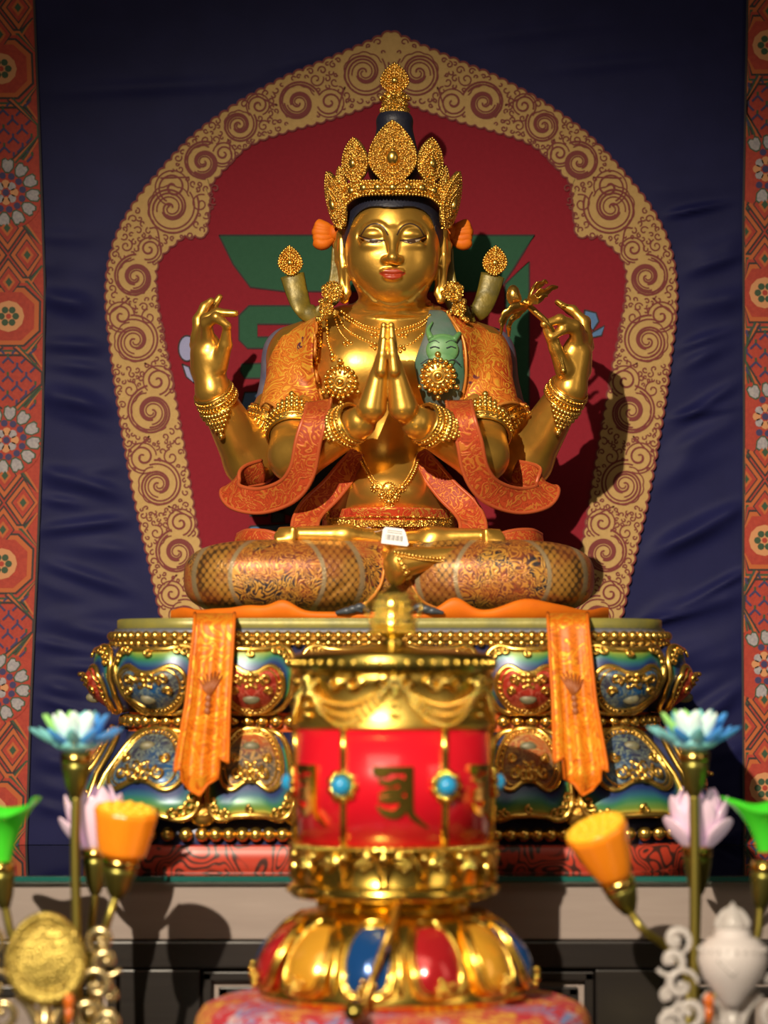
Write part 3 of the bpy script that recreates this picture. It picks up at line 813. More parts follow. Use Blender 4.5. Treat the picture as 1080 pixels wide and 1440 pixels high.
lo, hi = P(250, 0, 0)[0], P(845, 0, 0)[0]
xs = axis([(lo-.01, -.060, .0022), (-.060, .082, .0012), (.082, hi+.01, .0022)])
zz = lambda py, Y=-.03: zpx(py, Y)
zs = axis([(zz(835), zz(600), .0022), (zz(600), zz(410), .0018), (zz(410), zz(290), .0011), (zz(290), zz(235), .0025)])
ys = axis([(-.285, -.15, .0022), (-.15, -.075, .0012), (-.075, .115, .003)])
D = field(body, xs, ys, zs)
BV, BF = nets(D, xs, ys, zs)
del D
statue = thing('deity_statue', 'gilded seated four armed deity statue with filigree crown and joined palms on the throne', 'statue', (P(548, 0, -.13)[0], -.13, ZS))
def mesh_from(name, V, F, mats, parent, smooth=2):
    if smooth:   # light Laplacian relax to remove grid ripple
        E = np.vstack([F[:, [0, 1]], F[:, [1, 2]], F[:, [2, 3]], F[:, [3, 0]]])
        for lam in [.5, -.52]*smooth:
            acc = np.zeros_like(V); cn = np.zeros(len(V))
            for a_, b_ in ((0, 1), (1, 0)):
                for ax in range(3): acc[:, ax] += np.bincount(E[:, a_], V[E[:, b_], ax], len(V))
                cn += np.bincount(E[:, a_], minlength=len(V))
            V = V+lam*(acc/np.maximum(cn, 1)[:, None]-V)
    me = bpy.data.meshes.new(name)
    me.from_pydata((V-np.array(world_loc(parent))).tolist(), [], F.tolist())
    for m in mats: me.materials.append(m)
    me.polygons.foreach_set('use_smooth', [True]*len(F)); me.update()
    o = bpy.data.objects.new(name, me); COL.objects.link(o); o.parent = parent
    return o, V
bo, BV = mesh_from('body', BV, BF, [M['skin']], statue)
# painted features stored as masks on the vertices
px, py = pxy(BV[:, 0], BV[:, 1], BV[:, 2]); front = BV[:, 1] < -.075
def poly_dist(p):
    d = np.full(len(px), 1e3); m = front & (py < 400) & (py > 300)
    x, y = px[m], py[m]; dd = np.full(len(x), 1e3)
    for a, b in zip(p[:-1], p[1:]):
        ab = b-a; t = np.clip(((x-a[0])*ab[0]+(y-a[1])*ab[1])/(ab@ab+1e-9), 0, 1); dd = np.minimum(dd, np.hypot(x-a[0]-t*ab[0], y-a[1]-t*ab[1]))
    d[m] = dd; return d
lipU = np.interp(px, [533, 540, 547, 552, 557, 564, 571], [384.3, 380.5, 377.6, 379.2, 377.6, 380.5, 384.3], left=999, right=999)
lipL = np.interp(px, [533, 542, 552, 562, 571], [384.8, 391, 394, 391, 384.8], left=-999, right=-999)
lip = np.where(front, np.clip(.5+np.minimum(py-lipU, lipL-py)/3, 0, 1), 0)
eyew = np.zeros(len(px)); dark = np.zeros(len(px))
for s in (-1, 1):
    mx = lambda x: FX+s*(np.asarray(x, float)-FX)
    xu = px if s > 0 else 2*FX-px
    up = np.interp(xu, [564, 570, 578, 588, 597], [338.0, 337.6, 337.2, 335.4, 332.8], left=999, right=999)
    lw = np.interp(xu, [564, 570, 579, 588, 597], [338.4, 340.9, 341.9, 339.3, 333.0], left=-999, right=-999)
    eyew = np.maximum(eyew, np.where(front, np.clip(.5+np.minimum(py-up, lw-py)/2.5, 0, 1), 0))
    l = spline([(mx(563.5), 338.2), (mx(570), 337.5), (mx(578), 337.1), (mx(588), 335.3), (mx(599), 331.8)], 20)
    dark = np.maximum(dark, np.clip(.5+(1.25-poly_dist(l))/2, 0, 1))
    l = spline([(mx(574.5), 339.2), (mx(582.5), 339.0)], 4); dark = np.maximum(dark, np.clip(.5+(1.9-poly_dist(l))/2, 0, 1))
    l = spline([(mx(565), 338.8), (mx(571), 341.2), (mx(579), 342.3), (mx(588), 339.4)], 16); dark = np.maximum(dark, np.clip(.5+(.6-poly_dist(l))/2, 0, .8))
    b2 = spline([(mx(558.5), 330), (mx(565), 319), (mx(577), 314.5), (mx(589), 320), (mx(597), 332)], 24)
    dark = np.maximum(dark, np.clip(.5+(1.15-poly_dist(b2))/2, 0, .95))
for nm, arr in (('lip', lip), ('eyewhite', eyew), ('dark', dark)):
    at_ = bo.data.attributes.new(nm, 'FLOAT', 'POINT'); at_.data.foreach_set('value', arr.astype(np.float32))
bvh = BVHTree.FromPolygons(BV.tolist(), BF.tolist())
CAM = Vector((0, -DIST, ZC))
def hit(px, py, tree):
    d = (Vector(P(px, py, 0))-CAM).normalized(); l, n, i, t = tree.ray_cast(CAM, d)
    if l is None: return P(px, py, -.05), np.array([0, -1., 0])
    n = np.array(n); n = n if n[1] < 0 else -n
    return np.array(l), n

# ------------------------------------------------------------------ hair, robe, leg cloth, belt
def smoothmask(D, m, k=.004): return smax(D, m, k).astype(np.float32)
hairp = [pel(FX, 318, -.030, 69, .0785, 68, .02), pel(FX, 342, -.020, 69, .070, 44, .02)]
def hair_mask(D, X, Y, Z):
    x, y = pxy(X, Y, Z)
    dip = 5*np.exp(-((x-FX)/24)**2)
    e = ((np.abs((x-FX)/61.0)**3.2+np.abs((y-354-dip*.8)/66)**3.2)**(1/3.2)-1)*.060
    cut = np.maximum(-e, (Y+.045)*-1)            # open the face, front half only
    D2 = smax(D, np.minimum(-e, .045+Y)*-1*-1, .001) if False else np.maximum(D, np.minimum(-e, -(Y+.035)))
    return np.maximum(D2, (y-372)*.00098)
V, F = sculpt(hairp, .0016, hair_mask); mesh_from('hair', V, F, [M['hair']], statue, 2)
V, F = sculpt([prc((555, 235, -.02), (555, 176, -.02), 38, 24, .02), pel(555, 170, -.02, 24, .024, 15, .01)], .002)
mesh_from('topknot', V, F, [M['hair']], statue)

robes = []
for s in (-1, 1):
    C = 547.5; A = lambda dx: C+s*dx
    robes += [prc((A(82), 458, .005), (A(118), 502, .0), 22, 46, .03), prc((A(122), 508, -.005), (A(140), 586, -.05), 45, 45, .02), pel(A(72), 512, -.03, 62, .070, 76, .02), prc((A(128), 530, .03), (A(152), 600, .03), 40, 34, .03)]
def edge_x(py, s):
    return np.interp(py, [430, 447, 480, 512, 545, 578, 600, 640], [452, 446, 441, 440, 446, 456, 462, 468]) if s < 0 else np.interp(py, [430, 438, 470, 510, 555, 580, 600, 640], [600, 606, 600, 585, 578, 577, 576, 574])
def robe_mask(D, X, Y, Z):
    x, y = pxy(X, Y, Z)
    l = np.maximum((x-edge_x(y, -1)), y-np.interp(x, [350, 364, 374, 395, 420, 456], [585, 575, 566, 578, 592, 584]))
    r = np.maximum((edge_x(y, 1)-x), y-np.interp(x, [570, 640, 661, 690, 720, 741], [600, 600, 590, 574, 568, 572]))
    m = np.where(x < 548, l, r)*.00095
    m = np.maximum(m, -(Y+.0)-.5)
    return smax(D, m, .003)
rV, rF, rn = [], [], 0
for half in (robes[:4], robes[4:]):
    V, F = sculpt(half, .0022, robe_mask); rob, V = mesh_from('robe', V, F, [M['robe']], statue, 2); rV.append(V); rF.append(F+rn); rn += len(V)
rtree = BVHTree.FromPolygons(np.vstack(rV).tolist(), np.vstack(rF).tolist())
# lapel: green antelope skin over one shoulder
skinp = [Prim(p.fn, p.lo-.004, p.hi+.004, p.k) for p in robes[4:]]
def lap_mask(D, X, Y, Z):
    x, y = pxy(X, Y, Z)
    l = edge_x(y, 1)-3-x
    r = x-np.interp(y, [430, 440, 480, 530, 560, 590, 605], [612, 628, 650, 654, 648, 636, 634])
    return smax(D-.0028, np.maximum(np.maximum(l, r)*.00095, np.maximum(y-604, 436-y)*.00095), .002)
M['hide'] = mat('green_hide', (0.035, 0.16, 0.09), .1, .45, (0.16, 0.15, 0.17), 9, ('noise', 120, .3, .002))
V, F = sculpt(skinp, .0022, lap_mask); lap, V = mesh_from('antelope_skin', V, F, [M['hide']], statue, 2); lap['label'] = 'green painted antelope skin over the shoulder'
ltree = BVHTree.FromPolygons(V.tolist(), F.tolist())
def on(tree, pts, lift=.001, n=None):
    if n: pts = spline(pts, n)
    out = []
    for p in pts:
        l, nn = hit(p[0], p[1], tree); out.append(l+nn*lift)
    return np.array(out)
M['hide_face'] = mat('pale_green_paint', (0.13, 0.30, 0.10), .05, .45, (0.09, .24, .09), 60)
mb = MB()
for (x, y, rx, rz) in ((622, 492, 23, 20), (621, 506, 19, 14), (622, 478, 20, 9)):
    l, n = hit(x, y, ltree); mb.sphere(l+n*-.001, .001, (rx*.98, 5.5, rz*.98), 20, 12)
mb.build('antelope_head', M['hide_face'], lap)
mb = MB()
for pts in ([(607, 478), (603, 466), (609, 455)], [(637, 480), (644, 470), (642, 460)]):
    c = on(ltree, pts, .003, 10); mb.tube(c, np.linspace(.005, .0012, 10), 8)
mb.build('antelope_horn', M['hide_face'], lap)
mb = MB()
for x in (612, 633):
    c = on(ltree, [(x-6, 491), (x, 489), (x+6, 491)], .0062, 8); mb.tube(c, .0008, 6)
    c = on(ltree, [(x-7, 484), (x, 481), (x+6, 484)], .0062, 8); mb.tube(c, .0005, 6)
c = on(ltree, [(594, 512), (606, 505), (622, 510), (636, 506), (645, 513)], .0055, 14); mb.tube(c, .0007, 6)
mb.build('antelope_features', M['ink'], lap)
# robe borders
M['trim'] = mat('orange_trim', (0.62, 0.22, 0.035), .3, .4)
for pts in ([(445, 447), (441, 480), (441, 515), (447, 548), (456, 580)], [(628, 441), (650, 478), (654, 525), (648, 565), (637, 598)]):
    mb = MB(); mb.tube(on(rtree, pts, .0025, 40), .0021, 8); mb.build('robe_border', M['trim'], statue)
for pts in ([(366, 572), (376, 565), (395, 576), (420, 590), (454, 582)], [(661, 588), (690, 573), (718, 566), (738, 570)]):
    mb = MB(); mb.tube(on(rtree, pts, .001, 40), .0022, 8); mb.build('robe_hem_border', M['trim'], statue)
# slate cape behind the shoulders
for x0, x1, x2 in ((412, 388, 480), (682, 708, 620)):
    V, F = sculpt([prc((x0, 502, .05), (x1, 590, .05), 38, 34, .03), prc((x0, 500, .05), (x2, 462, .03), 34, 14, .03)], .0028); mesh_from('cape', V, F, [M['cape']], statue)

# leg cloth
legp = [pel(404, 814, -.135, 144, .135, 54, .012, n=3.0), pel(690, 814, -.135, 144, .135, 54, .012, n=3.0), pel(548, 806, -.10, 120, .10, 56, .03, n=2.6)]
for i in range(6):
    legp.append(prc((500-i*18, 862, -.262), (545, 772+i*3, -.262), 1.0, 1.0, .006, True) if i % 2 == 0 else prc((592+i*16, 864, -.265), (562, 800, -.262), 1.0, 1.0, .006, True))
def leg_mask(D, X, Y, Z): return smax(D, ZS-Z, .004)
V, F = sculpt(legp, .0026, leg_mask); lego, V = mesh_from('leg_cloth', V, F, [M['legs']], statue, 2)
legtree = BVHTree.FromPolygons(V.tolist(), F.tolist())
mb = MB()
mb.tube(on(legtree, [(541, 768), (540, 800), (533, 826), (512, 848), (470, 862)], .001, 30), .0024, 8)
mb.tube(on(legtree, [(575, 812), (585, 832), (600, 848), (640, 862)], .001, 30), .0020, 8)
mb.build('leg_cloth_border', M['trim'], statue)

# belt
bp = [pel(548, 735, .0, 95, .081, 54, .04), pel(548, 692, -.045, 69, .0695, 51, .04), pel(548, 640, -.015, 62, .064, 76, .04)]
def belt_mask(D, X, Y, Z):
    x, y = pxy(X, Y, Z); return smax(D, np.maximum(713+3*np.abs((x-548)/80)**2-y, y-775)*.00097, .002)
V, F = sculpt(bp, .0022, belt_mask); bel, V = mesh_from('belt', V, F, [M['belt_red']], statue)
btree = BVHTree.FromPolygons(V.tolist(), F.tolist())

# ------------------------------------------------------------------ jewellery
def frame_n(n):
    n = nrm(n); u = nrm(np.cross([0, 0, 1], n)); v = np.cross(n, u); return u, v, n
def beads(mb, path, r, gap=1.05, mat=0):
    d = np.r_[0, np.cumsum(np.linalg.norm(np.diff(path, axis=0), axis=1))]; n = max(2, int(d[-1]/(2*r*gap)))
    for t in np.linspace(0, d[-1], n):
        mb.sphere([np.interp(t, d, path[:, i]) for i in range(3)], r, seg=7, rings=5, mat=mat)
def rosette(mb, c, n, r, petals=12):
    """domed disc with a boss, a ring of petals and two bead rings, lying in the plane across n"""
    u, v, n = frame_n(n); R = np.stack([u, v, n], 1)
    mb.lathe([(0.001*r, -.12*r), (r*.9, -.12*r), (r*.96, 0), (r*.6, .10*r), (.0001, .16*r)], c, 28, axis=n)
    mb.sphere(c+n*.16*r, r*.24, (1, 1, .9), 14, 9, R=R)
    mb.tube([c+(u*math.cos(a)+v*math.sin(a))*r*.38+n*.15*r for a in np.linspace(0, 2*PI, 29)[:-1]], r*.06, 7, closed=True)
    for k in range(petals):
        a = 2*PI*k/petals; d = u*math.cos(a)+v*math.sin(a); w = -u*math.sin(a)+v*math.cos(a)
        mb.sphere(c+d*r*.62+n*.10*r, r, (.19, .12, .10), 10, 7, R=np.stack([d, w, n], 1))
    m = 18
    for k in range(m): a = 2*PI*k/m; mb.sphere(c+(u*math.cos(a)+v*math.sin(a))*r*.93+n*.06*r, r*.135, seg=9, rings=7)
def gem_drop(mb, c, n, r):
    u, v, n = frame_n(n); R = np.stack([u, v, n], 1); mb.sphere(c, r, (1, 1, .7), 10, 7, R=R)
    for k in range(8): a = 2*PI*k/8; mb.sphere(c+(u*math.cos(a)+v*math.sin(a))*r*1.15, r*.32, seg=6, rings=4)
GB = M['gold_bead']; FG = M['filigree']

chest = {'necklace': [([(480, 438), (507, 456), (530, 463), (546, 465), (562, 463), (590, 455), (605, 444)], 1.7), ([(484, 446), (507, 461), (528, 469)], 1.5), ([(566, 469), (590, 461), (600, 452)], 1.5),
                      ([(474, 441), (486, 462), (506, 475), (527, 484)], 1.7), ([(470, 445), (478, 466), (489, 480)], 1.5), ([(563, 488), (580, 482), (594, 470)], 1.6)],
         'jewel_chain': [([(459, 450), (461, 477), (468, 500)], 2.0), ([(449, 456), (445, 482), (445, 505)], 1.9), ([(452, 456), (449, 480)], 1.5)]}
for nm, ch in chest.items():
    for pts, r in ch:
        mb = MB(); n = 40; path = []
        for p in spline(pts, n):
            best = None
            for tr in (bvh, rtree, ltree):
                l, nn = hit(p[0], p[1], tr)
                if l[1] < -.17: continue            # skip the joined hands in front of the chest
                if best is None or l[1] < best[0][1]: best = (l, nn)
            if best is not None: path.append(best[0]+best[1]*r*.0006)
        if len(path) > 2:
            path = np.array(path); beads(mb, path, r*.00122)
            if nm == 'necklace' and len(pts) < 5:
                e = path[-1] if pts[-1][1] > pts[0][1] else path[0]
                for dx, dz in ((0, 0), (.005, -.003), (-.005, -.003), (0, -.007)): mb.sphere(e+np.array([dx, -.002, dz]), .0028, seg=8, rings=6)
            elif nm == 'jewel_chain':
                for k, rr in ((0, .0042), (1, .003)): mb.sphere(path[-1]+np.array([0, -.002, -.006*k]), rr, seg=10, rings=8)
            mb.build(nm, GB, statue)
def medallion(px, py, r, tree):
    l, n = hit(px, py, tree); n = nrm(n+np.array([0, -1.2, .1])); c = l+n*.006; mb = MB(); rosette(mb, c, n, r*.00097)
    u, v, n = frame_n(n)
    for k in range(3):
        a = PI+PI*(k+.5)/3*1.0; mb.sphere(c+(u*math.cos(a)+v*math.sin(a))*r*.00118, .0038, seg=10, rings=8)
    mb.sphere(c+v*r*.00118, .0045, seg=10, rings=8)
    return mb.build('medallion', GB, statue)
medallion(480, 537, 24, bvh); medallion(616, 529, 25, ltree)
mb = MB()
for pts in ([(505, 640), (513, 660), (525, 680), (540, 692), (547, 712)], [(589, 640), (582, 664), (570, 684), (557, 695), (548, 712)]):
    path = on(bvh, pts, .002, 50); beads(mb, path, .0024)
    path = on(bvh, [(x+3*(1 if x < 547 else -1), y-4) for x, y in pts], .0012, 50); beads(mb, path, .0014)
for x, y, r in ((527, 686, 6), (566, 686, 6), (537, 696, 5), (557, 696, 5)):
    l, n = hit(x, y, bvh); gem_drop(mb, l+n*.002, n, r*.00075)
l, n = hit(547, 688, bvh); rosette(mb, l+n*.004, n, .0105, 10)
for dx, dy, r in ((0, 15, 6), (-9, 10, 4), (9, 10, 4), (-4, 22, 3.4), (4, 22, 3.4), (0, 28, 4)):
    l, n = hit(547+dx, 690+dy, bvh); gem_drop(mb, l+n*.003, n, r*.0008)
mb.build('belly_pendant', GB, statue)
mb = MB()
for y, r in ((726, 1.5), (742, 1.5)): beads(mb, on(btree, [(460, y+4), (500, y+1), (548, y), (596, y+1), (636, y+4)], .001, 60), r*.001)
for x in range(468, 634, 13):
    l, n = hit(x, 734+abs(x-548)*.03, btree); gem_drop(mb, l+n*.001, n, .0038 if x % 2 else .003)
mb.band(on(btree, [(458, 737), (500, 735), (548, 734), (596, 735), (638, 737)], .0005, 40), [(0, 0, 1)]*40, .013, .003)
for x in (462, 634):
    for k in range(5):
        l, n = hit(x+(3 if x < 548 else -3)*k*.6, 724+k*10, btree); gem_drop(mb, l+n*.001, n, .005-.0003*k)
mb.build('belt_chain', FG, statue)

def bracelet(name, a, b, ra, rb, w, face, drop=None, flip=1):
    """cuff round the limb a-b (radius ra..rb), w long, with bead rows and a triangular fall of beads on the face side"""
    a, b = np.array(a, float), np.array(b, float); t = nrm(b-a); f = np.array(face, float); u = nrm(f-np.dot(f, t)*t); v = np.cross(t, u); L = np.linalg.norm(b-a)
    mb = MB(); rr = lambda s: ra+(rb-ra)*s/L
    def ringp(s, r, n=40): return np.array([a+t*s+(u*math.cos(2*PI*k/n)+v*math.sin(2*PI*k/n))*r for k in range(n)])
    s0 = 0.0
    mb.lathe([(rr(0)-.001, 0), (rr(0)+.0022, .001), (rr(w)+.0022, w-.001), (rr(w)-.001, w)], a, 40, axis=t, caps=False)
    for k, s in enumerate(np.linspace(0, w, 5)):
        if k % 2 == 0: mb.tube(ringp(s, rr(s)+.0022), .0016, 6, closed=True)
        else:
            n = 34
            for p in ringp(s, rr(s)+.0030, n): mb.sphere(p, .0021, seg=7, rings=5)
    if drop:
        sg = 1 if drop > 0 else -1; dr = abs(drop); rows = 6
        for k in range(rows):
            s = (w if sg > 0 else 0)+sg*(k+.5)*dr/rows; m = (rows-k)*2-1
            for j in range(m):
                an = (j-(m-1)/2)*.17; mb.sphere(a+t*s+(u*math.cos(an)+v*math.sin(an))*(rr(s)+.002), .0034 if (j in (0, m-1) or k % 2) else .0042, seg=8, rings=6)
        s = (w if sg > 0 else 0)+sg*dr*1.02; mb.sphere(a+t*s+u*(rr(s)+.003), .0052, seg=10, rings=8)
        s = (w if sg > 0 else 0)+sg*dr*.42; p = a+t*s+u*(rr(s)+.003); rosette(mb, p, u, .0085, 8)
    return mb.build(name, GB, statue)
def seg(a, b, s0, s1): a, b = P(*a), P(*b); return a+(b-a)*s0, a+(b-a)*s1
for s in (-1, 1):
    A = lambda dx: 546.5+s*dx
    p0, p1 = seg((A(131), 640, -.10), (A(42), 590, -.188), .93, .25); bracelet('bracelet', p0, p1, .0245, .034, .020, (s*.1, -1, .35), .036)
    p0, p1 = seg((A(128), 512, 0), (A(131), 640, -.10), .68, 1.1); bracelet('armlet', p0, p1, .0385, .0375, .020, (s*.1, -1, .1), -.020)
    p0, p1 = seg((A(118), 515, .055), (A(192), 648, .035), .55, .9); bracelet('armlet', p0, p1, .038, .037, .020, (-s*.3, -1, .3), .014)
p0, p1 = seg((300, 552, -.03), (352, 648, .035), -.02, .9); bracelet('bracelet', p0, p1, .0255, .035, .020, (-.55, -1, 0), .034)
p0, p1 = seg((800, 548, -.03), (740, 646, .035), -.02, .9); bracelet('bracelet', p0, p1, .0255, .035, .020, (.55, -1, 0), .034)

# anklet strung across the golden shin
mb = MB()
pth = on(bvh, [(556, 778), (590, 783), (620, 785), (650, 781), (668, 776)], .002, 50); beads(mb, pth, .0022); beads(mb, pth+np.array([0, -.0015, -.004]), .0015)
mb.build('anklet', GB, statue)
mb = MB()
for x, y in ((562, 787), (565, 793), (568, 799), (571, 805), (574, 811)):
    l, n = hit(x, y, bvh); gem_drop(mb, l+n*.002, n, .0034)
mb.build('anklet_pendant', GB, statue)
# crown
HC = P(FX, 300, -.03)
def crown_pt(th, py, off=0.0, lean=0.0):
    """point on the crown ring; th 0 faces the camera"""
    Y = -.03-(.084+off)*math.cos(th); return np.array([HC[0]+(.0775+off)*math.sin(th), Y, zpx(py, Y)])
def low(th): return 273+46*(abs(math.sin(th))**5)
def high(th): return 254+30*(abs(math.sin(th))**6)
crown = None
mb = MB()
ths = np.linspace(-1.75, 1.75, 90)
mb.grid(lambda th, k: crown_pt(th, low(th)+(high(th)-low(th))*[0, .02, .5, .98, 1, 1, .5, 0][int(k)], [0, .003, .0055, .003, 0, -.002, -.002, -.002][int(k)]), ths, range(8), closev=True)
crown = mb.build('crown', FG, statue)
mb = MB()
for f, r in ((0, .0022), (.5, .0017), (1, .002)):
    path = np.array([crown_pt(th, low(th)+(high(th)-low(th))*f, .0035+(.003 if f == .5 else 0)) for th in np.linspace(-1.7, 1.7, 160)])
    beads(mb, path, r)
for th in np.linspace(-1.25, 1.25, 11):
    c = crown_pt(th, (low(th)+high(th))/2, .006); gem_drop(mb, c, (math.sin(th), -math.cos(th), 0), .0062)
mb.build('crown_beads', GB, crown)
def leafw(y):
    return max(.0, math.sin(PI/2*min(1, y/.42)))**.72 if y < .42 else max(0, 1-((y-.42)/.58)**1.9)**.85
def leaf(name, O, U, W, N, w, h, mats=None, parent=None, fillr=.0016):
    """pointed filigree plate: pebbled dome, cabochon, bead rings, beaded outline"""
    O = np.array(O, float); mb = MB()
    def outl(t):   # t 0..1 around
        s = t*2-1; y = (1-abs(s)); xx = math.sin(PI*min(1, (1-abs(s))**.78*1.0))**.75 if 0 < abs(s) < 1 else 0
        return math.copysign(1, s)*-xx, y
    pts = []
    for k in range(48):
        y = 1-k/48*1.0; x = leafw(y); pts.append((x*w/2, y*h))
    pts = np.array(pts+[(-x, y) for x, y in pts[::-1]][1:]+[(0, 0)])
    cen = np.array([0, h*.46])
    def wp(x, y):
        d = np.hypot(x/(w/2), (y-h*.46)/(h*.54)); return O+U*x+W*y+N*(.10*w*max(0, 1-d*d))
    n = len(pts); rings = [0, .3, .6, .85, 1.0]
    V = []; F = []
    for r in rings:
        for p in pts: x, y = cen+(p-cen)*r; V.append(wp(x, y))
    for p in pts: x, y = p; V.append(O+U*x+W*y-N*.004)
    R = len(rings)
    for i in range(R):
        for j in range(n): F.append((i*n+j, i*n+(j+1) % n, (i+1)*n+(j+1) % n, (i+1)*n+j))
    F.append(tuple(R*n+j for j in range(n)))
    mb.add(V, F)
    o = mb.build(name, FG, parent)
    mb = MB()
    path = np.array([wp(*(cen+(p-cen)*.97))+N*.001 for p in np.vstack([pts, pts[:1]])]); beads(mb, path, fillr*1.15)
    cab = np.array([0, h*.42])
    for f in (.40, .62):
        path = np.array([wp(*(cab+(p-cen)*f*np.array([1, .86])))+N*.001 for p in np.vstack([pts, pts[:1]])]); beads(mb, path, fillr*.95)
    Rm = np.stack([U, W, N], 1); mb.sphere(wp(*cab)+N*.001, 1, (w*.13, h*.12, w*.10), 14, 10, R=Rm); mb.sphere(wp(cab[0], cab[1]+h*.07), 1, (w*.07, h*.10, w*.06), 12, 8, R=Rm)
    rr_ = random.Random(int(w*1e5)); step = fillr*2.1
    for yy in np.arange(0, h, step):
        for xx in np.arange(-w/2, w/2, step):
            x, y = xx+rr_.uniform(-.4, .4)*step, yy+rr_.uniform(-.4, .4)*step
            k = leafw(y/h)*w/2
            if abs(x) > k*.9: continue
            e = np.hypot(x/(w*.26), (y-cab[1])/(h*.25))
            if e < 1: continue
            mb.sphere(wp(x, y)+N*rr_.uniform(0, .0012), fillr*rr_.uniform(.6, 1.05), seg=6, rings=4)
    mb.build('leaf_beads', GB, o); return o
def cleaf(th, px, py, w, h, tilt=0.0, roll=0.0, lean=.12):
    N = np.array([math.sin(th), -math.cos(th), 0.0]); U = np.array([math.cos(th), math.sin(th), 0.0]); W = np.array([0, 0, 1.0])
    W = nrm(W+N*lean); N = np.cross(U, W); 
    U2 = U*math.cos(roll)-W*math.sin(roll); W2 = W*math.cos(roll)+U*math.sin(roll)
    Y = -.03-.086*math.cos(th); O = P(px, py, Y)
    leaf('crown_leaf', O, U2, W2, N, w*.00098, h*.00098, parent=crown)
cleaf(0, 552, 262, 68, 92, lean=.05)
cleaf(-.68, 501, 258, 46, 64, lean=.1); cleaf(.68, 603, 258, 46, 64, lean=.1)
cleaf(-1.0, 481, 272, 22, 38, lean=.1); cleaf(1.0, 623, 272, 22, 38, lean=.1)
cleaf(-1.12, 482, 322, 50, 86, roll=-.20, lean=.2); cleaf(1.12, 624, 322, 50, 86, roll=.20, lean=.2)
# topknot ornament
tk = P(555, 160, -.02); sc = .00099
mb = MB()
mb.lathe([(.020, -.006), (.0215, 0), (.019, .006), (.017, .012), (.0185, .018), (.0195, .022), (.014, .026), (.010, .030)], tk+np.array([0, 0, .0]), 32)
for z, r, R in ((-.004, .0022, .021), (.005, .0024, .0195), (.012, .0018, .0178), (.021, .0026, .0198), (.027, .0017, .015)):
    n = int(2*PI*R/(2.1*r))
    for k in range(n): a = 2*PI*k/n; mb.sphere(tk+np.array([R*math.cos(a), R*math.sin(a), z]), r, seg=8, rings=6)
for k in range(16):
    a = 2*PI*k/16; mb.sphere(tk+np.array([.0225*math.cos(a), .0225*math.sin(a), -.012]), .003, (1, 1, 2.2), 8, 6)
ot = mb.build('topknot_ornament', FG, statue)
leaf('flame_jewel', tk+np.array([0, -.004, .026]), np.array([1., 0, 0]), np.array([0, 0, 1.]), np.array([0, -1., 0]), .040, .044, parent=ot, fillr=.0017)

# ears: bows, olive ribbons, rosettes
for s in (-1, 1):
    A = lambda dx: FX+s*dx
    mb = MB()
    for k in range(5):
        t = -.55+k*.28; c0 = P(A(80), 325+k*2, -.01); c1 = P(A(98), 315+k*6+2*abs(k-2), -.012); c2 = P(A(112-2*abs(k-2)), 316+k*5, -.008)
        mb.tube(spline([c0, c1, c2], 12), np.interp(np.linspace(0, 1, 12), [0, .35, .8, 1], [.004, .0085, .010, .005]), 12)
    mb.sphere(P(A(82), 327, -.012), .009, (1, 1, 1.2), 12, 8); mb.build('ear_bow', M['orange_cloth'], statue)
    mb = MB()
    path = spline([P(A(74), 345, -.005), P(A(77), 390, -.004), P(A(88), 428, -.01), P(A(106), 444, -.02), P(A(124), 434, -.022), P(A(134), 412, -.018), P(A(141), 386, -.015)], 40)
    wv = spline([(1, 0, .1), (1, 0, .2), (.75, 0, .7), (.25, .1, 1), (.7, 0, -.65), (1, 0, -.35), (1, 0, -.2)], 40)
    mb.band(path, wv, np.interp(np.linspace(0, 1, 40), [0, .3, .55, 1], [.022, .024, .026, .034]), .005, .10)
    o = mb.build('ear_ribbon', M['olive'], statue)
    c = P(A(143), 388, -.018)
    leaf('ribbon_jewel', c, np.array([1., 0, 0]), nrm([0.05*s, 0, 1.]), np.array([0, -1., 0]), .034, .042, parent=o, fillr=.0016)
    mb = MB()
    for (dx, y, r, Y) in ((85, 410, 15, -.075), (93, 434, 10.5, -.070)):
        rosette(mb, P(A(dx), y, Y), (s*.3, -1, .1), r*.00098)
    for dx, y in ((98, 446), (104, 450), (88, 423), (74, 414), (96, 405), (100, 424), (80, 440)): mb.sphere(P(A(dx), y, -.068), .0045, seg=10, rings=8)
    mb.tube([P(A(70), 412, -.05), P(A(86), 412, -.066)], .004, 8)
    mb.build('earring', FG, statue)

# scarves
def scarf(name, pts, w, th=.007, curl=.06, m='scarf', n=70, wprof=None):
    path = spline([P(a[0], a[1], a[2]) for a in pts], n)
    wv = spline([(a[3], a[5], a[4]) for a in pts], n)
    mb = MB(); ww = w*np.interp(np.linspace(0, 1, n), *(wprof or ([0, 1], [1, 1])))
    mb.band(path, wv, ww, th, curl, 18)
    for sg in (-1, 1):   # rolled hem along both edges
        T = np.gradient(path, axis=0); T /= np.linalg.norm(T, axis=1)[:, None]
        e = []
        for i in range(n):
            a = nrm(wv[i]-np.dot(wv[i], T[i])*T[i]); b = np.cross(T[i], a); e.append(path[i]+a*sg*ww[i]*.48+b*curl*ww[i]*.92)
        mb.tube(e, th*.42, 7, mat=1)
    return mb.build(name, [M[m], M['orange_cloth'] if m != 'scarf' else M['trim_coral']], statue)
M['trim_coral'] = mat('coral_trim', (0.45, 0.085, 0.025), .1, .4)
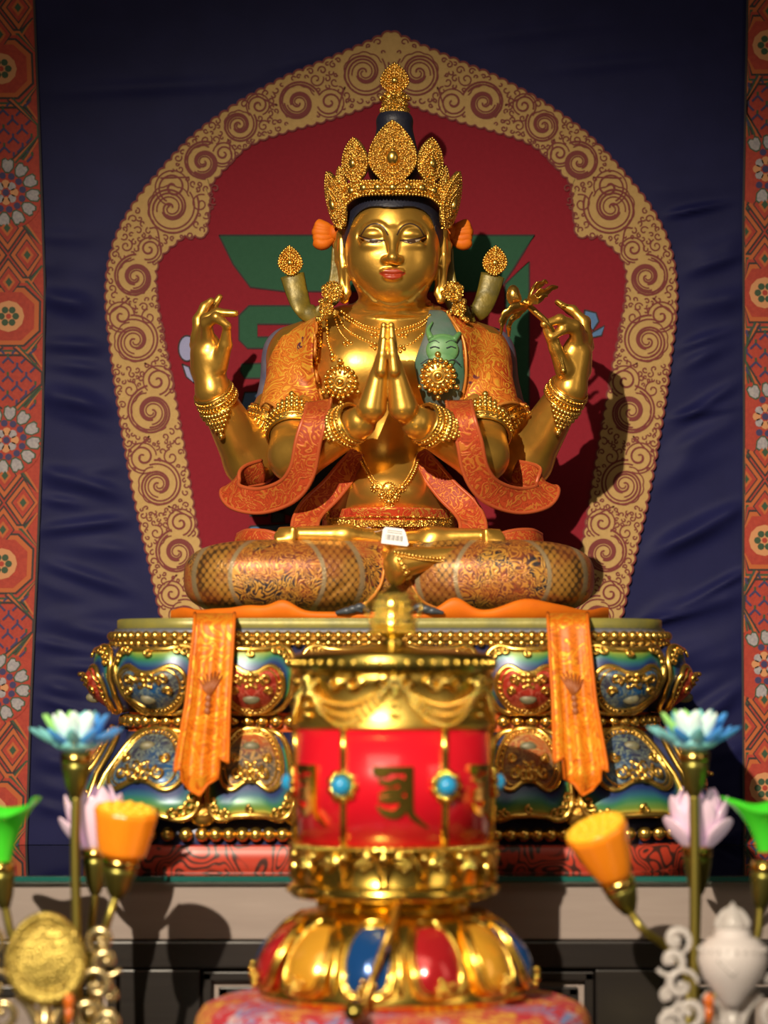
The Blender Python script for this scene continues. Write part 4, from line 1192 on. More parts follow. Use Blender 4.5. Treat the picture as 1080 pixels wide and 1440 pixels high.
for s in (-1, 1):
    A = lambda dx: 547+s*dx
    scarf('scarf_loop', [(A(98), 566, -.125, 1, -.1*s, -.3), (A(102), 584, -.172, 1, .0, -.35), (A(113), 620, -.176, 1, .1*s, -.2), (A(122), 662, -.160, 1, .3*s, .0), (A(142), 690, -.140, .75, .8*s, .0), (A(180), 704, -.110, .2, 1*s, .1),
          (A(214), 699, -.085, -.4, 1*s, .2), (A(222), 684, -.065, -.9, .6*s, .3), (A(206), 672, -.045, -.5, 1*s, .3), (A(176), 664, -.02, .1, 1*s, .2)], .034)
    scarf('scarf_fall', [(A(44), 636, -.06, .8, .5*s, 0), (A(58), 660, -.07, .8, .55*s, 0), (A(82), 690, -.085, .75, .6*s, 0), (A(108), 716, -.10, .9, .4*s, 0), (A(118), 738, -.12, 1, 0, 0), (A(116), 764, -.14, 1, 0, 0)], .036, wprof=([0, .2, .8, 1], [.45, .8, 1, 1]))
    scarf('scarf_end', [(A(150), 762, -.16, 0, 1, .3), (A(175), 755, -.15, 0, 1, .3), (A(200), 754, -.13, 0, 1, .3), (A(214), 760, -.10, 0, 1, .3)], .017)
# hem pooled on the throne and its two long falls
def hemz(x):
    y = 860+0*x
    for c, w, h in ((398, 22, 16), (350, 30, 9), (640, 24, 20), (742, 40, 18), (250, 20, 6), (862, 22, 6), (300, 26, 4), (795, 30, 6)): y = y-h*np.exp(-((x-c)/w)**2)
    return y
mb = MB()
def hem_fn(x, k):
    # closed section: bottom front, top front (rolled), top back, bottom back
    u = (x-548)/318.0; Yf = -.292+.13*abs(u)**5; yt = hemz(x)
    tab = [(870, 0), (yt+6, -.004), (yt+1, -.001), (yt, .006), (yt+3, .012), (870, .018)][int(k)]
    return np.array([(x-540)*q(-.3), Yf+tab[1], zpx(tab[0], -.33) if k in (0, 5) else zpx(tab[0], Yf)])
mb.grid(hem_fn, np.linspace(229, 868, 160), range(6), closev=True)
for xe in (229, 868): mb.add([hem_fn(xe, k) for k in range(6)], [tuple(range(6))])
mb.build('robe_hem', M['hem'], statue)
for s in (-1, 1):
    mb = MB(); A = lambda dx: 548+s*dx
    for j in range(3): mb.tube(spline([P(A(28+10*j), 860, -.30), P(A(42+9*j), 853+3*j, -.302), P(A(60+8*j), 862, -.30)], 14), np.interp(np.linspace(0, 1, 14), [0, .5, 1], [.002, .005, .002]), 8)
    mb.build('hem_curl', M['hem_dark'], statue)
def sash(s):
    def xl(t): return np.interp(t, [0, .08, .5, .85, 1], [273, 272, 261, 245, 244]); 
    def xr(t): return np.interp(t, [0, .08, .5, .85, 1], [331, 330, 324, 322, 321])
    def bot(u): return np.interp(u, [0, .13, .14, .30, .48, .62, .80, .81, 1], [1086, 1080, 1098, 1112, 1120, 1104, 1096, 1066, 1074])
    def fn(u, t, back=0):
        yb = bot(u); y = 862+(yb-862)*t
        tt = (y-862)/250; x = xl(tt)+(xr(tt)-xl(tt))*u
        x = x if s < 0 else 1096-x+4
        Yb = np.interp(y, [862, 868, 876, 905, 960, 1010, 1060, 1090, 1120], [-.318, -.350, -.362, -.368, -.384, -.394, -.415, -.425, -.420])
        pl = .0035*math.sin(u*PI*5.0)*min(1, max(0, tt*1.6)) - .006*(abs(u-.46) < .34)*tt
        return P(x, y, Yb-pl*1.0-.004+(.006 if back else 0))
    us, ts = np.linspace(0, 1, 61), np.linspace(0, 1, 60)
    mb = MB(); nu, nt = 61, 60
    V = [fn(u, t) for u in us for t in ts]+[fn(u, t, 1) for u in us for t in ts]; F = []; L = nu*nt
    for i in range(nu-1):
        for j in range(nt-1):
            a = i*nt+j; F.append((a, a+nt, a+nt+1, a+1)); F.append((L+a, L+a+1, L+a+nt+1, L+a+nt))
    per = [i*nt for i in range(nu)]+[(nu-1)*nt+j for j in range(1, nt)]+[i*nt+nt-1 for i in range(nu-2, -1, -1)]+[j for j in range(nt-2, 0, -1)]
    for a, b in zip(per, per[1:]+per[:1]): F.append((a, L+a, L+b, b))
    mb.add(V, F)
    o = mb.build('sash_fall', M['sash'], statue)
    mb = MB()
    for u in (.02, .98): mb.tube([fn(u, t)+np.array([0, -.001, 0]) for t in ts], .0022, 6)
    mb.tube([fn(u, .995)+np.array([0, -.001, 0]) for u in us], .002, 6)
    mb.build('sash_edge', M['hem'], o)
    mb = MB()   # painted flower spray half way down
    for k in range(7):
        a = (k-3)*.28; b0 = np.array([.52, .46]); p = [fn(b0[0]+.30*math.sin(a)*r*1.2, b0[1]-.13*math.cos(a)*r)+np.array([0, -.002, 0]) for r in (0, .5, 1)]
        mb.tube(p, [.0012, .002, .0008], 6)
    for k in range(3): mb.sphere(fn(.5, .47+.035*k)+np.array([0, -.001, 0]), .004, (1, .4, 1.2), 10, 6)
    mb.build('sash_flower', mat('sash_flower_paint', (.32, .09, .02), 0, .5), o)
sash(-1); sash(1)

# held lotus and price tag
M['gold_leaf'] = mat('rubbed_gilding', (0.80, 0.48, 0.10), .95, .3, (0.6, .34, .07), 40, ('noise', 150, .3, .003))
def petal_fn(base, d, up, L, W, curl, cup):
    """petal surface: base point, outward dir d, up dir; u across -1..1, t along 0..1"""
    side = nrm(np.cross(up, d))
    def fn(u, t):
        w = W*(math.sin(PI*min(1, t*.93+.06))**.7)*(1-.25*t); p = base+d*(L*t*math.cos(curl*t))+up*(L*t*math.sin(curl*t))
        return p+side*(u*w/2)+up*(cup*w*(u*u))
    return fn
def petal(mb, base, d, up, L, W, curl, cup, th=.0012, nu=9, nt=12, m=0):
    fn = petal_fn(np.asarray(base), nrm(d), nrm(up), L, W, curl, cup); n_ = nrm(up)
    us, ts = np.linspace(-1, 1, nu), np.linspace(0, 1, nt)
    V = [fn(u, t) for u in us for t in ts]+[fn(u, t)-n_*th*(1-u*u*.8) for u in us for t in ts]; F = []; K = nu*nt
    for i in range(nu-1):
        for j in range(nt-1):
            a = i*nt+j; F.append((a, a+nt, a+nt+1, a+1)); F.append((K+a, K+a+1, K+a+nt+1, K+a+nt))
    per = [i*nt for i in range(nu)]+[(nu-1)*nt+j for j in range(1, nt)]+[i*nt+nt-1 for i in range(nu-2, -1, -1)]+[j for j in range(nt-2, 0, -1)]
    for a, b in zip(per, per[1:]+per[:1]): F.append((a, K+a, K+b, b))
    mb.add(V, F, m)
lc = P(730, 417, -.085)
lot = thing('gilded_lotus', 'gilded lotus bloom on a thin stem held in the raised hand on the right', 'lotus', P(792, 522, -.062))
mb = MB(); mb.tube(spline([P(736, 423, -.085), P(752, 438, -.086), P(768, 453, -.085), P(780, 472, -.074), P(787, 498, -.066), P(792, 521, -.062)], 40), .0046, 12)
mb.sphere(P(792, 521, -.062), .005, seg=12, rings=8)
mb.build('stem', M['gold_leaf'], lot)
ax = nrm(np.array([-.45, -.25, .85])); bc = P(727, 426, -.088)
mb = MB()
for k in range(6):
    a = 2*PI*k/6; e1 = nrm(np.cross(ax, [0, 1, 0])); e2 = np.cross(ax, e1); d = e1*math.cos(a)+e2*math.sin(a)
    petal(mb, bc+d*.006, nrm(ax+d*.42), -d, .030, .021, .55, .30, .0016)
mb.sphere(bc+ax*.012, .0095, (1, 1, 1.5), 12, 8)
mb.build('bud', M['gold_leaf'], lot)
for pts, w in (([(742, 430, -.086), (752, 416, -.09), (765, 409, -.088), (784, 402, -.078)], .017), ([(741, 428, -.082), (748, 406, -.075), (760, 398, -.07), (770, 396, -.064)], .013),
               ([(742, 432, -.088), (724, 436, -.098), (711, 450, -.10), (704, 470, -.094)], .018), ([(740, 434, -.084), (728, 444, -.08), (718, 456, -.076), (716, 472, -.07)], .012),
               ([(742, 430, -.09), (748, 422, -.105), (757, 420, -.112), (770, 414, -.11)], .013), ([(741, 431, -.09), (730, 432, -.108), (716, 438, -.114), (702, 452, -.112)], .014)):
    mb = MB(); n = 30; path = spline([P(*p_) for p_ in pts], n); t = np.linspace(0, 1, n); path = path+np.outer(np.sin(t*17)*.0014*t, [0, 0, 1.])
    mb.band(path, [(.25, -.6, .75)]*n, w*(np.sin(PI*np.clip(t*.9+.08, 0, 1))**.6)*(1+.12*np.sin(t*26)), .0035, .22, 12)
    mb.build('sepal', M['gold_leaf'], lot)
tg = thing('price_tag', 'small white paper price tag with a barcode lying in the statue lap', 'tag', P(551, 762, -.225))
u = nrm(np.array([1., 0, -.12])); w_ = nrm(np.array([.12, .45, 1.])); nn = np.cross(u, w_); O = P(536, 764, -.262)
mb = MB(); mb.prism([(0, 0), (.034, 0), (.036, .003), (.030, .020), (.027, .0245), (.003, .0245), (0, .020)], (O, u, w_, nn), -.0004, .0004); mb.build('card', M['paper'], tg)
mb = MB()
for i in range(12):
    x = .005+i*.0019; wd = (.0005, .0009, .0012)[(i*7) % 3]; mb.prism([(x, .006), (x+wd, .006), (x+wd, .014), (x, .014)], (O, u, w_, nn), .0003, .0006)
for y in (.0165, .0195): mb.prism([(.006, y), (.026, y), (.026, y+.0009), (.006, y+.0009)], (O, u, w_, nn), .0003, .0006)
mb.build('barcode', M['ink'], tg)
mb = MB(); mb.tube(spline([O+w_*.022+u*.003, P(528, 748, -.20), P(520, 742, -.16), P(512, 744, -.12)], 14), .0005, 5); mb.build('string', M['paper'], tg)

# ------------------------------------------------------------------ lotus throne
AH, BH, YC0, RC = .361, .235, -.095, .115
def perimeter():
    pts = []; 
    def arc(cx, cy, a0, a1): return [(cx+RC*math.cos(a), cy+RC*math.sin(a)) for a in np.linspace(a0, a1, 60)]
    pts += [(x, -BH) for x in np.linspace(0, AH-RC, 120)]
    pts += arc(AH-RC, -BH+RC, -PI/2, 0)[1:]
    pts += [(AH, y) for y in np.linspace(-BH+RC, BH-RC, 60)][1:]
    pts += arc(AH-RC, BH-RC, 0, PI/2)[1:]
    pts += [(x, BH) for x in np.linspace(AH-RC, -AH+RC, 220)][1:]
    pts += arc(-AH+RC, BH-RC, PI/2, PI)[1:]
    pts += [(-AH, y) for y in np.linspace(BH-RC, -BH+RC, 60)][1:]
    pts += arc(-AH+RC, -BH+RC, PI, 1.5*PI)[1:]
    pts += [(x, -BH) for x in np.linspace(-AH+RC, 0, 120)][1:-1]
    return np.array(pts)
PER = perimeter(); PS = np.r_[0, np.cumsum(np.linalg.norm(np.diff(np.vstack([PER, PER[:1]]), axis=0), axis=1))]; PL = PS[-1]
TN = np.roll(PER, -1, 0)-np.roll(PER, 1, 0); TN /= np.linalg.norm(TN, axis=1)[:, None]; NN = np.stack([TN[:, 1], -TN[:, 0]], 1)
TX = P(548, 0, YC0-BH)[0]
PERc = np.vstack([PER, PER[:1]]); NNc = np.vstack([NN, NN[:1]])
def plan(s, off):
    s = s % PL
    x = np.interp(s, PS, PERc[:, 0]); y = np.interp(s, PS, PERc[:, 1]); nx = np.interp(s, PS, NNc[:, 0]); ny = np.interp(s, PS, NNc[:, 1])
    return np.array([TX+x+nx*off, YC0+y+ny*off]), np.array([nx, ny, 0])
YP = -.335
def pz(py): return zpx(py, YP)
throne = thing('lotus_throne', 'painted double lotus throne with gilded petals and beaded rows under the statue', 'throne', (TX, YC0, ZT))
def ringwall(name, prof, m, cap=True, parent=throne):
    """solid ring of the plan outline: prof = (offset, py) from bottom to top"""
    mb = MB(); S = np.linspace(0, PL, 260, endpoint=False)
    mb.grid(lambda s, k: np.r_[plan(s, prof[int(k)][0])[0], pz(prof[int(k)][1]) if prof[int(k)][1] is not None else ZT+.0002], S, range(len(prof)), closeu=True)
    n = len(S); k = len(prof)
    mb.f.append(tuple(i*k+k-1 for i in range(n))); mb.f.append(tuple(i*k for i in range(n-1, -1, -1))); mb.m += [0, 0]; mb.flat += [True, True]
    return mb.build(name, m, parent)
M['slab_olive'] = mat('olive_slab_paint', (0.30, 0.26, 0.05), .2, .4, (0.20, 0.19, 0.06), 25, ('noise', 60, .2, .002))
M['slate_paint'] = mat('slate_blue_paint', (0.13, 0.15, 0.19), .1, .4)
M['navy_paint'] = mat('navy_paint', (0.025, 0.03, 0.09), .1, .35)
M['orange_paint'] = mat('orange_red_paint', (0.52, 0.10, 0.02), .1, .4)
def swirl_red():
    m, nt, b = newmat('red_swirl_paint'); v = coords(nt, (1, 1, .8))
    n = noise(nt, v, 19, 1, .4, .9); pp = math_(nt, 'PINGPONG', math_(nt, 'MULTIPLY', n, 12.0), .5)
    k = ramp(nt, pp, [(.12, (0, 0, 0)), (.26, (1, 1, 1))])
    nt.links.new(mixc(nt, k, (0.06, 0.02, 0.015), (0.46, 0.045, 0.022)), b.inputs['Base Color']); b.inputs['Roughness'].default_value = .38; return m
ringwall('plinth', [(.042, None), (.046, 1222), (.046, 1190), (.042, 1186)], swirl_red())
ringwall('lower_body', [(.036, 1187), (.036, 1168), (.028, 1150), (.018, 1110), (.002, 1060), (-.008, 1030)], M['navy_paint'])
ringwall('waist', [(-.010, 1031), (-.016, 1024), (-.018, 1008), (-.014, 1003)], M['orange_paint'])
ringwall('upper_body', [(-.016, 1004), (-.006, 980), (.000, 940), (.002, 915), (.004, 903)], M['navy_paint'])
ringwall('cornice', [(.004, 906), (.010, 903), (.012, 898), (.007, 889)], M['gold_old'])
ringwall('slate_band', [(.006, 891), (.004, 883)], M['slate_paint'])
ringwall('top_slab', [(.000, 885), (.001, 884), (.001, 871), (-.002, 869)], M['slab_olive'])
def beadrow(name, off, py, r, m=None, drop=None, squash=1.0):
    mb = MB(); n = int((PL+2*PI*off)/(2*r*1.01))
    for k in range(n):
        s = PL*k/n; p, nv_ = plan(s, off); mb.sphere(np.r_[p, pz(py)], r, (1, 1, squash), 12, 8)
        if drop: mb.sphere(np.r_[plan(s, off-.001)[0], pz(py)-r*1.5], r*.85, (1, .7, 1.0), 8, 6)
    return mb.build(name, m or M['gold_bead'], throne)
beadrow('bead_row', .008, 894, .0066, drop=True)
beadrow('bead_row', -.009, 1015, .0088); beadrow('bead_row', .043, 1171, .0095)
def petal_band():
    m, nt, b = newmat('petal_colour_bands')
    a = node(nt, 'ShaderNodeAttribute', attribute_name='w').outputs['Fac']
    c = ramp(nt, a, [(0.0, (0.012, 0.02, 0.08)), (.22, (0.012, 0.03, 0.13)), (.40, (0.02, 0.10, 0.16)), (.58, (0.03, 0.17, 0.07)), (.80, (0.16, 0.27, 0.04)), (.93, (0.50, 0.40, 0.08))])
    nt.links.new(c, b.inputs['Base Color']); b.inputs['Roughness'].default_value = .35; b.inputs['Metallic'].default_value = .1; return m
M['bands'] = petal_band()
def boss_mat(name, c1, c2, hot):
    m, nt, b = newmat(name); v = coords(nt)
    n = noise(nt, v, 42, 2, .5, 1.5); pp = math_(nt, 'PINGPONG', math_(nt, 'MULTIPLY', n, 7.0), .5)
    k = ramp(nt, pp, [(.10, (1, 1, 1)), (.20, (0, 0, 0))])
    f = ramp(nt, noise(nt, v, 18, 2), [(.4, (0, 0, 0)), (.6, (1, 1, 1))])
    nt.links.new(mixc(nt, k, mixc(nt, f, c1, c2), hot), b.inputs['Base Color']); b.inputs['Roughness'].default_value = .33; b.inputs['Metallic'].default_value = .15
    bump(nt, b, k, .3, .002); return m
M['boss_blue'] = boss_mat('blue_boss', (0.015, 0.09, 0.24), (0.04, 0.04, 0.07), (0.20, 0.25, 0.20))
M['boss_red'] = boss_mat('red_boss', (0.42, 0.035, 0.02), (0.36, 0.03, 0.02), (0.55, 0.12, 0.08))
M['boss_orange'] = boss_mat('orange_boss', (0.42, 0.10, 0.03), (0.10, 0.09, 0.08), (0.45, 0.27, 0.10))
GO = M['gold_bead']
def throne_petal(kind, s0, W, boss):
    """kind: +1 upper (lobes on top) / -1 lower (lobes at the bottom). local a in -1..1 across, t 0..1 bottom to top"""
    up = kind > 0
    if up:
        y0, y1 = 1004, 905; offs = lambda t: np.interp(t, [0, .25, .55, .85, 1], [-.010, .012, .024, .018, .012]); hw = lambda t: W*np.interp(t, [0, .3, .7, 1], [.72, .92, 1.0, .97])
    else:
        y0, y1 = 1154, 1026; offs = lambda t: np.interp(t, [0, .2, .5, .8, 1], [.052, .056, .040, .014, -.006]); hw = lambda t: W*np.interp(t, [0, .4, 1], [1.06, 1.0, .80])
    def S(a, t, h=0.0):
        o = offs(t)+.012*(1-a*a)*(1 if up else .9)+h
        p, n = plan(s0+a*hw(t), o); return np.r_[p, pz(y0+(y1-y0)*t)]
    N = 72
    hearts, outs = [], []
    for k in range(N):
        an = 2*PI*k/N; c, sn = math.cos(an), math.sin(an)
        # double-lobed heart, cleft at the lobed end
        lob = 1-.42*math.exp(-((an-PI/2 if an < PI*1.5 else an-2.5*PI)/.34)**2)
        hx, hy = (.66*(abs(c)**.75)*np.sign(c), .40*(abs(sn)**.8)*np.sign(sn)*(lob if sn > 0 else 1))
        if sn < 0: hx *= 1-.10*abs(sn)
        ox, oy = (.97*(abs(c)**.42)*np.sign(c), .49*(abs(sn)**.55)*np.sign(sn)*(1-.16*math.exp(-((an-PI/2)/.24)**2) if sn > 0 else 1))
        if up: hearts.append((hx*1.12, .37+hy*.90)); outs.append((ox, .5+oy))
        else: hearts.append((hx*1.14, .66-hy*.88)); outs.append((ox, .5-oy))
    hearts, outs = np.array(hearts), np.array(outs)
    mb = MB(); ws = [0, .2, .4, .6, .8, 1.0]
    mb.grid(lambda k, w: S(*(hearts[int(k)]+(outs[int(k)]-hearts[int(k)])*w), h=-.004*(1-w)**2*0+.0), range(N), ws, closeu=True, attr=lambda k, w: w if np.sin(2*PI*k/N) > -.35 else max(w*.3, w*(1+np.sin(2*PI*k/N))), flip=not up)
    # solid back
    mb.grid(lambda k, w: S(*(outs[int(k)]*1.0), h=-w), range(N), [0, .022], closeu=True, attr=lambda k, w: 0, flip=not up)
    o = mb.build('upper_petal' if up else 'lower_petal', M['bands'], throne, attr=True)
    mb = MB(); cen = hearts.mean(0)
    rs = [0, .25, .5, .72, .9, 1.0]
    mb.grid(lambda k, r: S(*(cen+(hearts[int(k)]-cen)*r), h=.002+.011*(1-r**2.2)), range(N), rs[1:], closeu=True, flip=up)
    V = [S(*cen, h=.013)]+[S(*(cen+(hearts[k]-cen)*.25), h=.002+.011*(1-.25**2.2)) for k in range(N)]
    mb.add(V, [(0, 1+k, 1+(k+1) % N) if up else (0, 1+(k+1) % N, 1+k) for k in range(N)])
    mb.build('petal_boss', boss, o)
    mb = MB()
    mb.tube([S(*p, h=.003) for p in hearts], .0036, 8, closed=True)
    mb.tube([S(*(cen+(p-cen)*.84), h=.006) for p in hearts], .0014, 6, closed=True)
    sel = [k for k in range(N)]
    mb.tube([S(*outs[k], h=.001) for k in sel], .0042, 8, closed=True)
    # pearled inner edge, curl scrolls at the cleft and along the lobed rim
    for k in range(0, N, 2):
        if math.sin(2*PI*k/N) < .2: mb.sphere(S(*(cen+(hearts[k]-cen)*.91), h=.006), .0022, seg=7, rings=5)
    for k in range(N):
        if .15 < k/N < .36 or k/N < .13 and k % 3 == 0: pass
    for an in np.linspace(.12*PI, .88*PI, 9):
        k = int(an/(2*PI)*N); p = outs[k]+(cen-outs[k])*.10
        t = np.linspace(0, 1, 14); pth = [S(p[0]+.10*(1-.8*x)*math.cos(6.5*x+an)*1.0, p[1]+.055*(1-.8*x)*math.sin(6.5*x+an), h=.004) for x in t]; mb.tube(pth, .0021, 6)
    cl_ = hearts[N//4]; sg = -1 if up else 1
    for sx in (-1, 1):
        for j, (dx, dy, R) in enumerate(((.13, .06, .11), (.10, .16, .09), (.34, .10, .12), (.42, .28, .09))):
            t = np.linspace(0, 1, 18); c0 = (cl_[0]+sx*dx, cl_[1]+sg*dy*.9)
            pth = [S(c0[0]+sx*R*(1-.75*x)*math.cos(8*x+j), c0[1]+sg*R*.62*(1-.75*x)*math.sin(8*x+j), h=.011) for x in t]; mb.tube(pth, np.linspace(.0032, .0014, 18), 6)
    for dy in (.02, .10, .17): mb.sphere(S(cl_[0], cl_[1]+sg*dy, h=.012), .0052-.01*dy, (1.2, .8, .7), 8, 6)
    mb.build('petal_gilding', GO, o)
    mb = MB(); c0 = (cl_[0], cl_[1]+sg*.36); mb.sphere(S(*c0, h=.010), .009, (1.25, .5, .8), 14, 8)
    mb.build('petal_cameo', M['cameo'], o)
M['cameo'] = mat('grey_green_cameo', (0.12, 0.12, 0.07), .1, .5, (0.2, .17, .09), 200)
pit = .1180
order = [(-5, 'r'), (-4, 'r'), (-3, 'b'), (-2, 'b2')]
halfs = [.5, 1.5, 2.52, 3.55, 4.55]
cols = ['boss_blue', 'boss_red', 'boss_blue', 'boss_red', 'boss_blue']
for s in (-1, 1):
    for h, cn in zip(halfs, cols):
        throne_petal(1, s*h*pit, pit*.485, M[cn])
        throne_petal(-1, s*h*pit, pit*.475, M['boss_orange' if cn == 'boss_red' else 'boss_blue'])
        # gilded tongue between lower petals
        mb = MB(); s1 = s*(h-.5)*pit if (h > 1) else None
        if s1 is not None:
            for k, (o_, yy, r) in enumerate(((.040, 1128, .014), (.046, 1144, .018), (.030, 1108, .010))): 
                p, n_ = plan(s1, o_); mb.sphere(np.r_[p, pz(yy)], r, (1, .55, .8), 14, 9)
            t = np.linspace(0, 1, 16)
            for sx in (-1, 1): mb.tube([np.r_[plan(s1+sx*.016*(1-.6*x)*math.cos(5*x), .054)[0], pz(1138-12*(1-.6*x)*math.sin(5*x))] for x in t], .0024, 6)
            mb.build('gilded_tongue', M['gold_old'], throne)

# ------------------------------------------------------------------ offering table and cushion
TT = ZC-.500
tb = thing('offering_table', 'low black offering table below the frame in front of the cabinet', 'table', (0, -.716, 0))
mb = MB(); mb.box((-.62, -1.0, TT-.03), (.62, -.432, TT)); mb.build('tabletop', M['black_wood'], tb, bevel=.004)
for x in (-.57, .57):
    for y in (-.95, -.485):
        mb = MB(); mb.box((x-.03, y-.03, 0), (x+.03, y+.03, TT-.0295)); mb.build('leg', M['black_wood'], tb, bevel=.003)
YW = -.675
sw = q(YW)
WX = P(553, 0, YW)[0]
ZB = zpx(1402, YW)
def cush_mat():
    m, nt, b = newmat('pink_brocade'); v = coords(nt)
    n = noise(nt, v, 13, 2, .5, 1.4); pp = math_(nt, 'PINGPONG', math_(nt, 'MULTIPLY', n, 9.0), .5)
    k = ramp(nt, pp, [(.20, (1, 1, 1)), (.26, (0, 0, 0))])
    sel = ramp(nt, noise(nt, v, 12, 2), [(.42, (0.20, 0.26, 0.52)), (.47, (0.62, 0.45, 0.46)), (.5, (0.55, 0.05, 0.08)), (.56, (0.72, 0.42, 0.06))])
    nt.links.new(mixc(nt, k, (0.50, 0.035, 0.055), sel), b.inputs['Base Color']); b.inputs['Roughness'].default_value = .65; return m
hc = ZB-TT
mb = MB(); mb.lathe([(.05, 0.0), (.212, 0), (.228, .006), (.234, .02), (.234, hc-.045), (.230, hc-.022), (.222, hc-.010), (.205, hc-.003), (.16, 0+hc), (.05, hc)], (WX, YW, TT), 72)
cu = mb.build('brocade_cushion', cush_mat()); tag(cu, 'round pink brocade cushion with blue and yellow scrolls under the prayer wheel', 'cushion')

# ------------------------------------------------------------------ prayer wheel
wheel = thing('prayer_wheel', 'brass prayer wheel with a red drum and coloured lotus base, standing on the pink cushion', 'prayer wheel', (WX, YW, ZB))
BR_, BD = M['brass'], M['brass_dark']
def wz(py): return zpx(py, YW)-ZB
def wp(ang, r, z): return np.array([WX+r*math.sin(ang), YW-r*math.cos(ang), ZB+z])
RD = 137*sw
M['enamel_red'] = mat('red_enamel', (0.62, 0.008, 0.02), 0, .22, coat=.6)
M['e_red'] = mat('lotus_red_enamel', (0.45, 0.015, 0.02), .3, .2, coat=.6); M['e_yel'] = mat('lotus_yellow_enamel', (0.75, 0.36, 0.03), .3, .22, coat=.5); M['e_blu'] = mat('lotus_blue_enamel', (0.01, 0.07, 0.26), .3, .2, coat=.6)
mb = MB(); mb.lathe([(.15, 0), (.156, .002), (.158, .010), (.152, .020), (.135, .06), (.118, wz(1290)), (.105, wz(1280)), (.08, wz(1276))], (WX, YW, ZB), 72)
base = mb.build('lotus_base', BR_, wheel)
angs = np.radians(4.0)+(np.arange(12)-6.5)*PI/6
colsW = ['e_red', 'e_yel', 'e_blu']
for i, a0 in enumerate(angs):
    cn = ['e_red', 'e_yel', 'e_blu'][(i-4) % 3] if False else ['e_blu', 'e_red', 'e_yel'][(i-6) % 3]
    def S(u, t, h=0): 
        r = np.interp(t, [0, .15, .35, .6, .85, 1], [.150, .153, .149, .140, .124, .104])+.010*(1-u*u)*math.sin(PI*min(1, t*1.0+.08))+h
        return wp(a0+u*.245*np.interp(t, [0, .5, 1], [1.0, 1.0, .86]), r, wz(1392)+(wz(1283)-wz(1392))*t)
    N = 40; out = []
    for k in range(N):
        an = 2*PI*k/N; c, s_ = math.cos(an), math.sin(an); out.append((.84*abs(c)**.5*np.sign(c)*(.92 if s_ < 0 else 1), .54+.45*abs(s_)**.6*np.sign(s_)))
    cen = np.array([0, .54]); out = np.array(out)
    mb = MB()
    mb.grid(lambda k, r: S(*(cen+(out[int(k)]-cen)*r), h=.003+.004*(1-r*r)), range(N), [.02, .3, .6, .85, 1.0], closeu=True)
    mb.grid(lambda k, r: S(*out[int(k)], h=.003-r), range(N), [0, .012], closeu=True)
    o = mb.build('base_petal', M[cn], wheel)
    mb = MB(); mb.tube([S(*p, h=.003) for p in out], .0036, 8, closed=True)
    mb.tube([S(*(cen+(p-cen)*.86), h=.0055) for p in out], .0013, 6, closed=True)
    for j in range(9): mb.sphere(S(.32*math.cos(j*2.4)*(j/9), .22+.10*math.sin(j*2.4)*(j/9)*1.4, h=.010), .0034, seg=8, rings=6)
    mb.tube([S(.98, t, h=-.002) for t in np.linspace(0, .8, 14)], .004, 8)
    mb.build('petal_gilding', BR_, o)
mb = MB(); mb.lathe([(.06, wz(1280)), (.088, wz(1278)), (.082, wz(1270)), (.07, wz(1266)), (.085, wz(1262)), (.10, wz(1258))], (WX, YW, ZB), 60)
for a in np.linspace(0, 2*PI, 12, endpoint=False): mb.sphere(wp(a, .082, wz(1271)), .008, (1, 1, .8), 10, 8)
mb.build('neck', BR_, wheel)
mb = MB(); mb.lathe([(.09, wz(1261)), (142*sw, wz(1259)), (147*sw, wz(1254)), (147*sw, wz(1244)), (141*sw, wz(1240)), (138*sw, wz(1236)), (139*sw, wz(1196)), (142*sw, wz(1190)), (142*sw, wz(1183)), (136*sw, wz(1181)), (.06, wz(1181))], (WX, YW, ZB), 90)
lowb = mb.build('lower_band', BR_, wheel)
mb = MB()
for i in range(16):
    a0 = i*2*PI/16+.1; p = [wp(a0+.165*math.cos(t), 140*sw+.002, wz(1236)+(wz(1192)-wz(1236))*math.sin(t)) for t in np.linspace(0, PI, 18)]
    mb.tube(p, .0032, 8)
    for dx, y in ((-.06, 1208), (.06, 1208), (0, 1202), (0, 1214), (-.03, 1204), (.03, 1204)): mb.sphere(wp(a0+dx, 140*sw+.002, wz(y)), .0040, seg=8, rings=6)
    mb.sphere(wp(a0+.196, 140*sw+.003, wz(1200)), .005, (1, 1, 1.6), 8, 6); mb.sphere(wp(a0, 147*sw, wz(1249)), .0035, seg=8, rings=6)
    for k in range(5): mb.sphere(wp(a0+k*.078, 142*sw+.001, wz(1187)), .0036, seg=8, rings=6)
mb.build('lotus_relief', M['brass_bead'], lowb)
mb = MB(); mb.lathe([(.02, wz(1183)), (RD, wz(1183)), (RD, wz(1021)), (.02, wz(1021))], (WX, YW, ZB), 96); mb.build('drum', M['enamel_red'], wheel)
dv = [a for k in range(4) for a in (.10+.555+k*1.11*0,)]
sect = 2*PI/6
